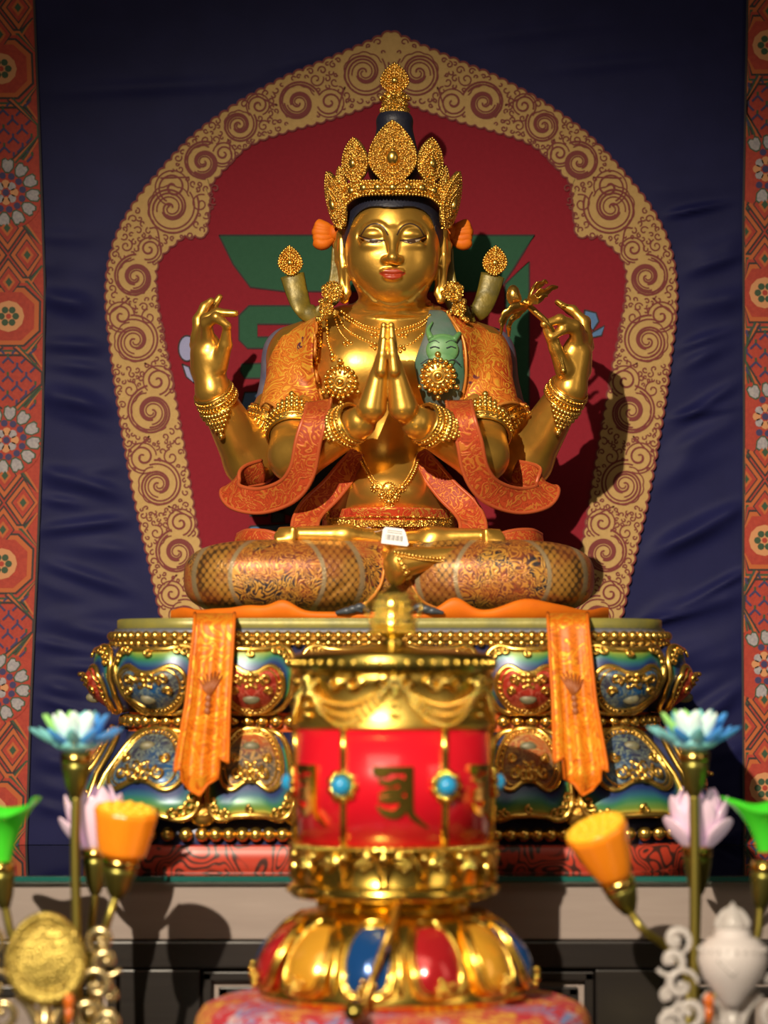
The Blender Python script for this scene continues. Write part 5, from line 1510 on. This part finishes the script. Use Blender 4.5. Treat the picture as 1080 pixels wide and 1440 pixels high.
for i in range(6):
    a0 = i*sect+sect/2+.005
    mb = MB(); mb.tube([wp(a0, RD+.0005, z) for z in np.linspace(wz(1184), wz(1021), 6)], .0042, 10); o = mb.build('divider', BR_, wheel)
    mb = MB()
    for k in range(9): an = 2*PI*k/9; mb.sphere(wp(a0+.0145/RD*math.cos(an), RD+.004, wz(1100)+.0145*math.sin(an)), .0056, (1, 1, 1), 10, 7)
    mb.lathe([(.0002, 0), (.015, 0), (.017, .003), (.012, .006), (.0002, .006)], wp(a0, RD-.001, wz(1100)), 24, axis=(math.sin(a0), -math.cos(a0), 0))
    mb.build('gem_setting', M['brass_bead'], o)
    mb = MB(); mb.sphere(wp(a0, RD+.006, wz(1100)), .0115, (1, 1, 1), 16, 12); g = mb.build('turquoise', mat('turquoise_gem', (0.02, 0.30, 0.62), 0, .15, coat=.6) if i == 0 else bpy.data.materials['turquoise_gem'], o); g['label'] = 'turquoise blue gem'
    # embossed seed syllable between dividers: head bar, folded middle strokes, long right stem with a tail
    c0 = i*sect+.015
    def L(x, y): return lambda h=0.0: wp(c0+x*sw/RD*1.0, RD+h, wz(1110-y))
    def stroke3(mb, pts, w):
        p = spline(pts, 22); T = np.gradient(p, axis=0); T /= np.linalg.norm(T, axis=1)[:, None]; Nn = np.stack([-T[:, 1], T[:, 0]], 1)
        ww = np.interp(np.linspace(0, 1, 22), np.linspace(0, 1, len(w)), w)
        V = []
        for k in range(22):
            a, b_ = p[k]+Nn[k]*ww[k]/2, p[k]-Nn[k]*ww[k]/2
            for (x, y), h in ((a, -.001), (a, .0035), (b_, .0035), (b_, -.001)): V.append(L(x, y)(h))
        F = [(4*k+j, 4*k+(j+1) % 4, 4*k+4+(j+1) % 4, 4*k+4+j) for k in range(21) for j in range(4)]+[(3, 2, 1, 0), (84, 85, 86, 87)]
        mb.add(V, F, flat=True)
    mb = MB()
    stroke3(mb, [(-30, 33), (-5, 33), (24, 33)], [9, 9, 9]); stroke3(mb, [(-29, 31), (-20, 27), (-8, 26)], [8, 9, 2])
    stroke3(mb, [(18, 33), (19, 5), (20, -24), (30, -36), (44, -46)], [12, 10, 10, 7, 3])
    stroke3(mb, [(-22, 18), (-8, 14), (4, 18), (12, 12), (6, 4), (-12, 2), (-22, -2)], [5, 10, 11, 11, 10, 9, 3])
    stroke3(mb, [(-22, -8), (-8, -8), (4, -6), (12, -12), (8, -22), (-2, -28), (-16, -24), (-24, -16)], [4, 9, 11, 12, 13, 12, 9, 3])
    mb.build('seed_letter', BR_, wheel)
mb = MB(); mb.lathe([(.06, wz(1023)), (139*sw, wz(1023)), (141*sw, wz(1019)), (138*sw, wz(1015)), (135*sw, wz(1008)), (134*sw, wz(975)), (136*sw, wz(960)), (139*sw, wz(955)), (137*sw, wz(950)), (136*sw, wz(946)), (.06, wz(946))], (WX, YW, ZB), 96)
upb = mb.build('upper_band', M['brass_satin'], wheel)
mb = MB()
for i in range(6):
    a0 = i*sect+.01; a1 = a0+sect
    for k, (y0, sag) in enumerate(((968, 22), (970, 34), (973, 45))):
        path = np.array([wp(a0+.10+(sect-.2)*t, 137*sw+.0035, wz(y0+sag*(1-(2*t-1)**2))) for t in np.linspace(0, 1, 40)]); beads(mb, path, .0034, 1.1)
    for dx in (.02, -.03): path = np.array([wp(a0+dx, 137*sw+.001, wz(y)) for y in np.linspace(962, 1004, 14)]); beads(mb, path, .0034, 1.1)
    for sx in (-1, 1):
        t = np.linspace(0, 1, 18); c = a0+sect/2
        mb.tube([wp(c+sx*(.12+.10*(1-.7*x)*math.cos(7*x)), 138*sw, wz(962-12*(1-.7*x)*math.sin(7*x))) for x in t], .0035, 7)
        mb.tube([wp(a0+sx*(.10+.09*(1-.7*x)*math.cos(7*x)), 138*sw, wz(962-12*(1-.7*x)*math.sin(7*x))) for x in t], .0035, 7)
    for (cx_, y, r) in ((a0, 955, .0085), (a0-.05, 962, .006), (a0+.05, 962, .006), (a0, 968, .006), (a0+sect/2, 958, .006)): mb.sphere(wp(cx_, 138*sw, wz(y)), r, (1, 1, 1), 10, 8)
mb.build('garland_relief', M['brass_bead'], upb)
mb = MB(); mb.lathe([(.05, wz(948)), (138*sw, wz(948)), (143*sw, wz(944)), (143*sw, wz(924)), (139*sw, wz(920)), (.09, wz(915)), (.05, wz(911)), (.022, wz(908)), (.012, wz(903))], (WX, YW, ZB), 96)
lid = mb.build('lid', BD, wheel)
mb = MB()
for i in range(48): mb.sphere(wp(i*2*PI/48, 143*sw, wz(934)), .0030, (1, 1, 2.2), 6, 5)
mb.build('lid_beading', BR_, lid)
mb = MB(); mb.lathe([(.013, wz(909)), (.016, wz(904)), (.009, wz(898)), (.018, wz(893)), (.0255, wz(886)), (.0235, wz(872)), (.0185, wz(866)), (.0225, wz(854)), (.0185, wz(840)), (.009, wz(829)), (.003, wz(822)), (.0005, wz(816))], (WX, YW, ZB), 40)
fin = mb.build('finial', BR_, wheel)
mb = MB()
for y, r, b_ in ((888, .0255, .0034), (879, .0250, .003), (870, .0215, .003), (864, .020, .003), (856, .0225, .003), (846, .0210, .003), (837, .0165, .003)):
    n = int(2*PI*r/(2.1*b_))
    for k in range(n): mb.sphere(wp(2*PI*k/n, r, wz(y)), b_, seg=8, rings=6)
for sx in (-1, 1):
    path = np.array([wp(PI/2*sx, .022+.010*math.sin(PI*t), wz(880-50*t)) for t in np.linspace(0, 1, 20)]); beads(mb, path, .003)
mb.build('finial_beads', M['brass_bead'], fin)
mb = MB(); YK = YW-.158
pth = [P(560, 1268, YW-.105), P(556, 1284, YW-.13), P(548, 1310, YW-.162), P(532, 1352, YW-.166), P(518, 1392, YW-.170), np.array([P(508, 0, YW-.185)[0], YW-.185, ZB+.0045]), np.array([P(500, 0, YW-.205)[0], YW-.205, ZB+.0045])]
mb.tube(spline(pth, 30), .0042, 10); hd = mb.build('pull_cord', M['gold_old'], wheel)
mb = MB(); mb.lathe([(.002, 0), (.011, .006), (.012, .03), (.006, .05), (.003, .055)], np.array([P(498, 0, YW-.21)[0], YW-.255, ZB+.0125]), 20, axis=(0.05, 1, 0)); mb.build('cord_weight', BD, hd)

# ------------------------------------------------------------------ lotus lamps
def resin(name, c, rough=.25, tr=.0, emit=0.0, ecol=None, sss=.3):
    m, nt, b = newmat(name); b.inputs['Base Color'].default_value = c4(c); b.inputs['Roughness'].default_value = rough
    b.inputs['Subsurface Weight'].default_value = sss; b.inputs['Subsurface Radius'].default_value = (.01, .01, .01); b.inputs['Transmission Weight'].default_value = tr
    b.inputs['Emission Color'].default_value = c4(ecol or c); b.inputs['Emission Strength'].default_value = emit; b.inputs['Coat Weight'].default_value = .4; return m
M['g_blue'] = resin('blue_lotus_glass', (0.08, 0.34, 0.80), tr=.0, emit=.12); M['g_aqua'] = resin('aqua_lotus_glass', (0.22, 0.58, 0.60), tr=.0, emit=.14)
M['g_green'] = resin('green_lotus_glass', (0.34, 0.70, 0.20), tr=.0, emit=.16); M['g_white'] = resin('pale_lotus_glass', (0.72, 0.88, 0.80), emit=.25)
M['g_leaf'] = resin('leaf_green_glass', (0.06, 0.62, 0.03), emit=.16, ecol=(.05, .7, .02)); M['g_pink'] = resin('pink_bud_glass', (0.80, 0.58, 0.70), emit=.22)
M['g_rose'] = resin('rose_tip_glass', (0.62, 0.16, 0.46), emit=.2)
M['g_orange'] = resin('orange_pod_glass', (0.85, 0.26, 0.012), emit=.22, ecol=(.95, .22, .006)); M['g_yellow'] = resin('yellow_pod_glass', (0.85, 0.48, 0.03), emit=.28, ecol=(1., .45, .02))
M['stem'] = mat('olive_metal_stem', (0.34, 0.28, 0.06), .9, .38); M['socket'] = mat('dark_olive_socket', (0.22, 0.20, 0.045), .9, .36); M['collar'] = mat('brass_collar', (0.62, 0.40, 0.10), 1, .22)
YL = -.66
def socket(lamp, c, ax, r, L):
    """brass collar and tapering cup from c downwards along -ax"""
    ax = nrm(ax); mb = MB(); mb.lathe([(r*.6, 0), (r, 0), (r*1.0, -.010), (r*.96, -.012)], c, 32, axis=ax); mb.build('collar', M['collar'], lamp)
    mb = MB(); mb.lathe([(r*.95, -.011), (r*.92, -.02), (r*.70, -L*.72), (r*.42, -L*.96), (r*.30, -L)], c, 32, axis=ax); mb.build('socket', M['socket'], lamp)
    return c-ax*L
def bloom(lamp, c, sg):
    h = bpy.data.objects.new('open_lotus', None); COL.objects.link(h); h.parent = lamp; h.location = Vector(c)-lamp.location; h.empty_display_size = .02
    rr_ = random.Random(11)
    for (n, L, W, el_, curl, z, off, r0) in ((12, .050, .0200, .10, .45, .004, .0, .010), (10, .046, .0210, .55, .40, .007, .3, .009), (7, .040, .0230, 1.05, .20, .008, PI/14, .008)):
        for k in range(n):
            a = 2*PI*k/n+off; d = np.array([math.cos(a), math.sin(a), 0]); dd = nrm(d*math.cos(el_)+np.array([0, 0, math.sin(el_)])); up = nrm(np.array([0, 0, math.cos(el_)])-d*math.sin(el_))
            mb = MB(); petal(mb, c+d*r0+np.array([0, 0, z]), dd, up, L, W, curl*.8, .22, .0024)
            x = d[0]*sg
            cm = 'g_green' if x < -.35 and el_ > .1 and (k % 3) else ('g_blue' if x > .25 or k % 4 == 0 else 'g_aqua')
            if n == 7: cm = ('g_white' if d[1] < .2 and abs(d[0]) < .8 else 'g_aqua' if x > -.3 else 'g_green')
            if n == 10 and d[1] < -.7: cm = 'g_white'
            mb.build('petal', M[cm], h)
    mb = MB(); mb.lathe([(.010, -.002), (.022, .001), (.030, .007), (.026, .012), (.004, .016)], c, 24); mb.build('bloom_cup', M['g_aqua'], h)
    mb = MB(); mb.sphere(c+np.array([0, -.004, .022]), .013, (1, 1, .9), 14, 10); mb.build('bloom_heart', M['g_white'], h)
def tulip(lamp, c, ax, L):
    """closed lotus bud: two whorls of petals lying on a swelling body"""
    h = bpy.data.objects.new('pink_bud', None); COL.objects.link(h); h.parent = lamp; h.location = Vector(c)-lamp.location; h.empty_display_size = .02
    ax = nrm(ax); e1 = nrm(np.cross(ax, [0, 1, .01])); e2 = np.cross(ax, e1)
    def pet(a0, dr, LL, flare, mname):
        def S(u, t, th=0):
            r = .009+.020*math.sin(PI*(.04+.62*t))+dr+flare*t**2.5-th; a = a0+u*.66*(math.sin(PI*min(1, .16+.84*t))**.62)
            return c+ax*(LL*t)+(e1*math.cos(a)+e2*math.sin(a))*r
        us, ts = np.linspace(-1, 1, 11), np.linspace(0, 1, 14); mb = MB(); K = 11*14
        V = [S(u, t) for u in us for t in ts]+[S(u, t, .002) for u in us for t in ts]; F = []
        for i in range(10):
            for j in range(13):
                a = i*14+j; F.append((a, a+14, a+15, a+1)); F.append((K+a, K+a+1, K+a+15, K+a+14))
        per = [i*14 for i in range(11)]+[10*14+j for j in range(1, 14)]+[i*14+13 for i in range(9, -1, -1)]+[j for j in range(12, 0, -1)]
        for a, b in zip(per, per[1:]+per[:1]): F.append((a, K+a, K+b, b))
        mb.add(V, F); mb.build('petal', M[mname], h)
    for k in range(5): pet(2*PI*k/5-PI/2, .0, L*1.06, -.006, 'g_pink')
    for k in range(5): pet(2*PI*(k+.5)/5-PI/2, .003, L*.92, .006, 'g_pink')
    for k in range(3): pet(2*PI*k/3+.4, .007, L*.55, .010, 'g_pink')
def pod(lamp, c, ax, L, r0, r1):
    """lotus seed pod: flaring fluted cup with a bumpy yellow top; c = bottom"""
    ax = nrm(ax); e1 = nrm(np.cross(ax, [0, 1, .01])); e2 = np.cross(ax, e1)
    def S(a, t):
        r = r0+(r1-r0)*(t**.7); r = r*(1+.018*math.cos(11*a)*t) if t > .05 else r*max(.3, t/.05)
        r *= 1-.10*max(0, t-.93)/.07
        return c+ax*(L*t)+(e1*math.cos(a)+e2*math.sin(a))*r
    mb = MB(); mb.grid(S, np.linspace(0, 2*PI, 67)[:-1], [0, .02, .05, .15, .3, .5, .7, .85, .93, .97, 1.0], closeu=True, flip=False)
    o = mb.build('seed_pod', M['g_orange'], lamp)
    mb = MB(); mb.lathe([(r1*.93, L*.985), (r1*.95, L*1.005), (r1*.84, L*1.02), (r1*.8, L*1.012), (.001, L*1.014)], c, 48, axis=ax)
    for R, n in ((0, 1), (.36, 6), (.68, 11)):
        for k in range(n): a = 2*PI*k/n+R; mb.sphere(c+ax*L*1.014+(e1*math.cos(a)+e2*math.sin(a))*r1*R, r1*.115, (1, 1, .8), 10, 6)
    mb.build('pod_top', M['g_yellow'], o)
def leafhorn(lamp, c, ax, L, sd):
    """curled lotus leaf: funnel with a wavy flared lip"""
    ax = nrm(ax); e1 = nrm(np.cross(ax, [0, 1, .01])); e2 = np.cross(ax, e1)
    def S(a, t, h=0):
        r = .012+.012*t+.020*t**3+h; lip = (1+.16*math.cos(3*a+.6)*t**3)
        return c+ax*(L*t*(1+.14*math.cos(a*2)*t*t))+(e1*math.cos(a)+e2*math.sin(a))*r*lip
    mb = MB(); A = np.linspace(0, 2*PI, 49)[:-1]; T = [0, .15, .3, .5, .7, .85, 1.0]
    prof = [(t, 0) for t in T]+[(t, -.0022) for t in T[::-1]]
    mb.grid(lambda a, k: S(a, *prof[int(k)]), A, range(len(prof)), closeu=True)
    mb.build('curled_leaf', M['g_leaf'], lamp)
def lamp_set(name, label, side, B):
    lp = thing(name, label, 'lamp', tuple(B), 'lotus lamps either side of the prayer wheel')
    mb = MB(); mb.lathe([(.01, 0), (.075, 0), (.078, .004), (.074, .010), (.045, .016), (.018, .024), (.010, .05), (.006, .07)], B, 48); mb.build('lamp_foot', M['stem'], lp)
    return lp
def stemtube(lamp, pts, r):
    mb = MB(); mb.tube(spline(pts, 30), r, 12); mb.build('stem', M['stem'], lamp)
def lotus_lamp(side):
    g = lambda x: x
    if side < 0:
        B = P(112, 0, YL); B[2] = TT
        lp = lamp_set('lotus_lamp', 'lotus lamp on the left with open blue green bloom, upright orange pod beside gold ornament', side, B)
        e = socket(lp, P(107, 1058, YL), (0, 0, 1), .0185, .054); bloom(lp, P(107, 1054, YL), 1)
        stemtube(lp, [e+np.array([0, 0, .004]), P(106, 1220, YL), B+np.array([0, 0, .05])], .0060)
        Yb = YL+.05; e = socket(lp, P(134, 1192, Yb), (.0, 0, 1), .0165, .056); tulip(lp, P(134, 1192, Yb), (-.03, .0, 1), .070)
        stemtube(lp, [e+np.array([0, 0, .004]), P(127, 1330, Yb), B+np.array([.012, 0.01, .05])], .0050)
        Yb = YL-.03; ax = (.12, -.16, 1); e = socket(lp, P(170, 1204, Yb), ax, .0215, .050); pod(lp, P(171, 1204, Yb), ax, .057, .026, .0375)
        stemtube(lp, [e+np.array([0, 0, .004]), P(150, 1300, Yb), P(128, 1380, YL), B+np.array([.008, -.01, .05])], .0050)
        Yb = YL-.02; e = socket(lp, P(0, 1212, Yb), (-.10, 0, 1), .0165, .055); leafhorn(lp, P(1, 1210, Yb), (.06, -.05, 1), .068, side)
        stemtube(lp, [e+np.array([0, 0, .004]), P(22, 1330, Yb), P(70, 1390, YL), B+np.array([-.01, -.01, .05])], .0050)
    else:
        B = P(976, 0, YL); B[2] = TT
        lp = lamp_set('lotus_lamp', 'lotus lamp on the right with open blue green bloom, tilted orange pod beside clear ornament', side, B)
        e = socket(lp, P(976, 1056, YL), (0, 0, 1), .0185, .054); bloom(lp, P(976, 1052, YL), 1)
        stemtube(lp, [e+np.array([0, 0, .004]), P(977, 1220, YL), B+np.array([0, 0, .05])], .0060)
        Yb = YL+.05; e = socket(lp, P(981, 1190, Yb), (.0, 0, 1), .0180, .058); tulip(lp, P(981, 1190, Yb), (.02, .0, 1), .066)
        stemtube(lp, [e+np.array([0, 0, .004]), P(979, 1330, Yb), B+np.array([.002, 0.012, .05])], .0050)
        Yb = YL-.04; ax = (-.42, -.34, 1); e = socket(lp, P(866, 1234, Yb), ax, .0200, .048); pod(lp, P(866, 1236, Yb), ax, .070, .017, .0375)
        stemtube(lp, [e+nrm(ax)*.004, P(905, 1308, Yb), P(940, 1335, YL-.01), P(966, 1380, YL), B+np.array([-.008, -.01, .05])], .0050)
        Yb = YL-.02; e = socket(lp, P(1076, 1212, Yb), (.10, 0, 1), .0165, .055); leafhorn(lp, P(1080, 1196, Yb), (-.10, -.05, 1), .060, side)
        stemtube(lp, [e+np.array([0, 0, .004]), P(1060, 1330, Yb), P(1010, 1390, YL), B+np.array([.01, -.01, .05])], .0050)
lotus_lamp(-1); lotus_lamp(1)

# ------------------------------------------------------------------ ornaments in front of the lamps
YO = -.80
M['crystal'] = mat('frosted_crystal', (0.85, 0.78, 0.77), 0, .35, trans=.15, ior=1.45); M['crystal_clear'] = mat('clear_crystal', (0.90, 0.85, 0.83), 0, .12, trans=.45, ior=1.45)
M['orn_gold'] = mat('sandy_gilding', (0.62, 0.46, 0.10), .75, .42, (0.50, 0.36, 0.08), 80, ('voronoi', 260, .5, .003)); M['orn_pale'] = mat('pale_gilding', (0.66, 0.52, 0.26), .85, .25)
M['amber'] = mat('amber_bead', (0.75, 0.16, 0.02), 0, .15, coat=.5)
def scrolls(o, cx, sg, mat_, r=.0042):
    k = 0
    for (dx, y, R, tw, a0) in ((78, 1322, 20, 6.5, 2.0), (86, 1352, 22, 6.5, .5), (72, 1385, 24, 6.5, 3.2), (90, 1402, 20, 6.0, 1.2), (62, 1424, 26, 6.5, .2), (88, 1440, 20, 6.5, 2.4)):
        t = np.linspace(0, 1, 26); mb = MB()
        mb.tube([P(cx+sg*dx+sg*R*(1-.72*x)*math.cos(tw*x+a0), y+R*(1-.72*x)*math.sin(tw*x+a0), YO-.004*k+.006) for x in t], np.interp(t, [0, .5, 1], [.6*r, r*1.25, r*.8]), 10)
        mb.sphere(P(cx+sg*dx, y, YO-.004*k+.004), r*1.2, seg=10, rings=8)
        mb.build('scroll', mat_, o); k = (k+1) % 3
def ornament(cx, label, gold):
    B = P(cx, 0, YO); B[2] = TT
    o = thing('altar_ornament', label, 'ornament', tuple(B), None)
    mb = MB(); mb.lathe([(.01, 0), (.046, 0), (.048, .005), (.042, .012), (.022, .020), (.015, .034), (.022, .046), (.034, .056), (.02, .062)], B, 40); mb.build('ornament_foot', M['orn_pale'] if gold else M['crystal_clear'], o)
    mm = M['orn_pale'] if gold else M['crystal_clear']
    if gold:
        mb = MB(); c = P(cx, 1348, YO)
        def S(k, r, h):   # egg shaped medallion with a domed engraved face
            a = 2*PI*k/64; x = 58*math.sin(a)*(1-.10*math.cos(a)); y = -math.cos(a)*66
            return P(cx+x*r, 1348+y*r, YO-h)
        prof = [(.02, .013), (.3, .0125), (.6, .010), (.82, .0075), (.86, .0095), (.94, .0095), (1, .004), (1, -.006), (.6, -.010), (.02, -.011)]
        mb.grid(lambda k, j: S(k, *prof[int(j)]), range(64), range(len(prof)), closeu=True); md = mb.build('medallion', M['orn_gold'], o)
        mb = MB()
        for k in range(44): mb.sphere(S(k*64/44, .90, .0105), .0016, seg=8, rings=6)
        mb.tube([S(k, .70, .0100) for k in range(64)], .0013, 6, closed=True)
        for pts in ([(.0, .55), (-.28, .2), (-.18, -.2), (0, -.5)], [(.0, .55), (.28, .2), (.18, -.2), (0, -.5)], [(-.4, .0), (0, .1), (.4, 0)], [(-.3, -.35), (0, -.2), (.3, -.35)]):
            p = spline(pts, 16); mb.tube([P(cx+58*x, 1348-66*y, YO-.0115+.004*(x*x+y*y)) for x, y in p], .0013, 6)
        mb.build('medallion_relief', M['orn_gold'], md)
    else:
        mb = MB(); mb.lathe([(.008, -.052), (.014, -.046), (.020, -.036), (.034, -.018), (.0395, .002), (.036, .018), (.028, .026), (.020, .029), (.021, .034), (.012, .038), (.004, .04)], P(cx, 1352, YO), 40); mb.build('vase', M['crystal'], o)
        mb = MB(); mb.lathe([(.010, 0), (.016, .006), (.014, .014), (.009, .022), (.004, .03), (.0005, .035)], P(cx, 1312, YO), 28)
        for s_ in (-1, 1): mb.tube(spline([P(cx+s_*8, 1312, YO), P(cx+s_*21, 1300, YO), P(cx+s_*14, 1284, YO), P(cx+s_*3, 1276, YO)], 14), np.linspace(.005, .0015, 14), 8)
        mb.build('flame_finial', mm, o)
        mb = MB()
        for k in range(24): mb.sphere(P(cx, 1352, YO)+np.array([.0375*math.cos(2*PI*k/24), .0375*math.sin(2*PI*k/24), .014]), .0024, seg=8, rings=6)
        mb.tube([P(cx-20, 1350, YO-.035), P(cx, 1372, YO-.036), P(cx+20, 1350, YO-.035)], .002, 8); mb.build('vase_beading', mm, o)
    for s_ in (-1, 1): scrolls(o, cx, s_, mm)
    mb = MB(); mb.tube(spline([P(cx-40, 1398, YO+.012), P(cx-20, 1420, YO+.012), P(cx, 1470, YO+.008)], 12), .006, 10); mb.tube(spline([P(cx+40, 1398, YO+.012), P(cx+20, 1420, YO+.012), P(cx, 1470, YO+.008)], 12), .006, 10); mb.tube([P(cx, 1400, YO+.006), P(cx, 1500, YO+.006)], .008, 12); mb.build('ornament_stem', mm, o)
    mb = MB(); sd = 1 if gold else -1
    mb.sphere(P(cx+sd*33, 1408, YO-.018), .0062, (1, 1, 1.5), 12, 9); mb.tube([P(cx+sd*33, 1416, YO-.018), P(cx+sd*33, 1440, YO-.014)], .0042, 10); mb.build('amber_drop', M['amber'], o)
ornament(64, 'sandy gold engraved oval medallion ornament with scroll arms in front of the left lotus lamp', True)
ornament(1030, 'frosted clear crystal vase ornament with flame finial and scroll arms by the right lotus lamp', False)
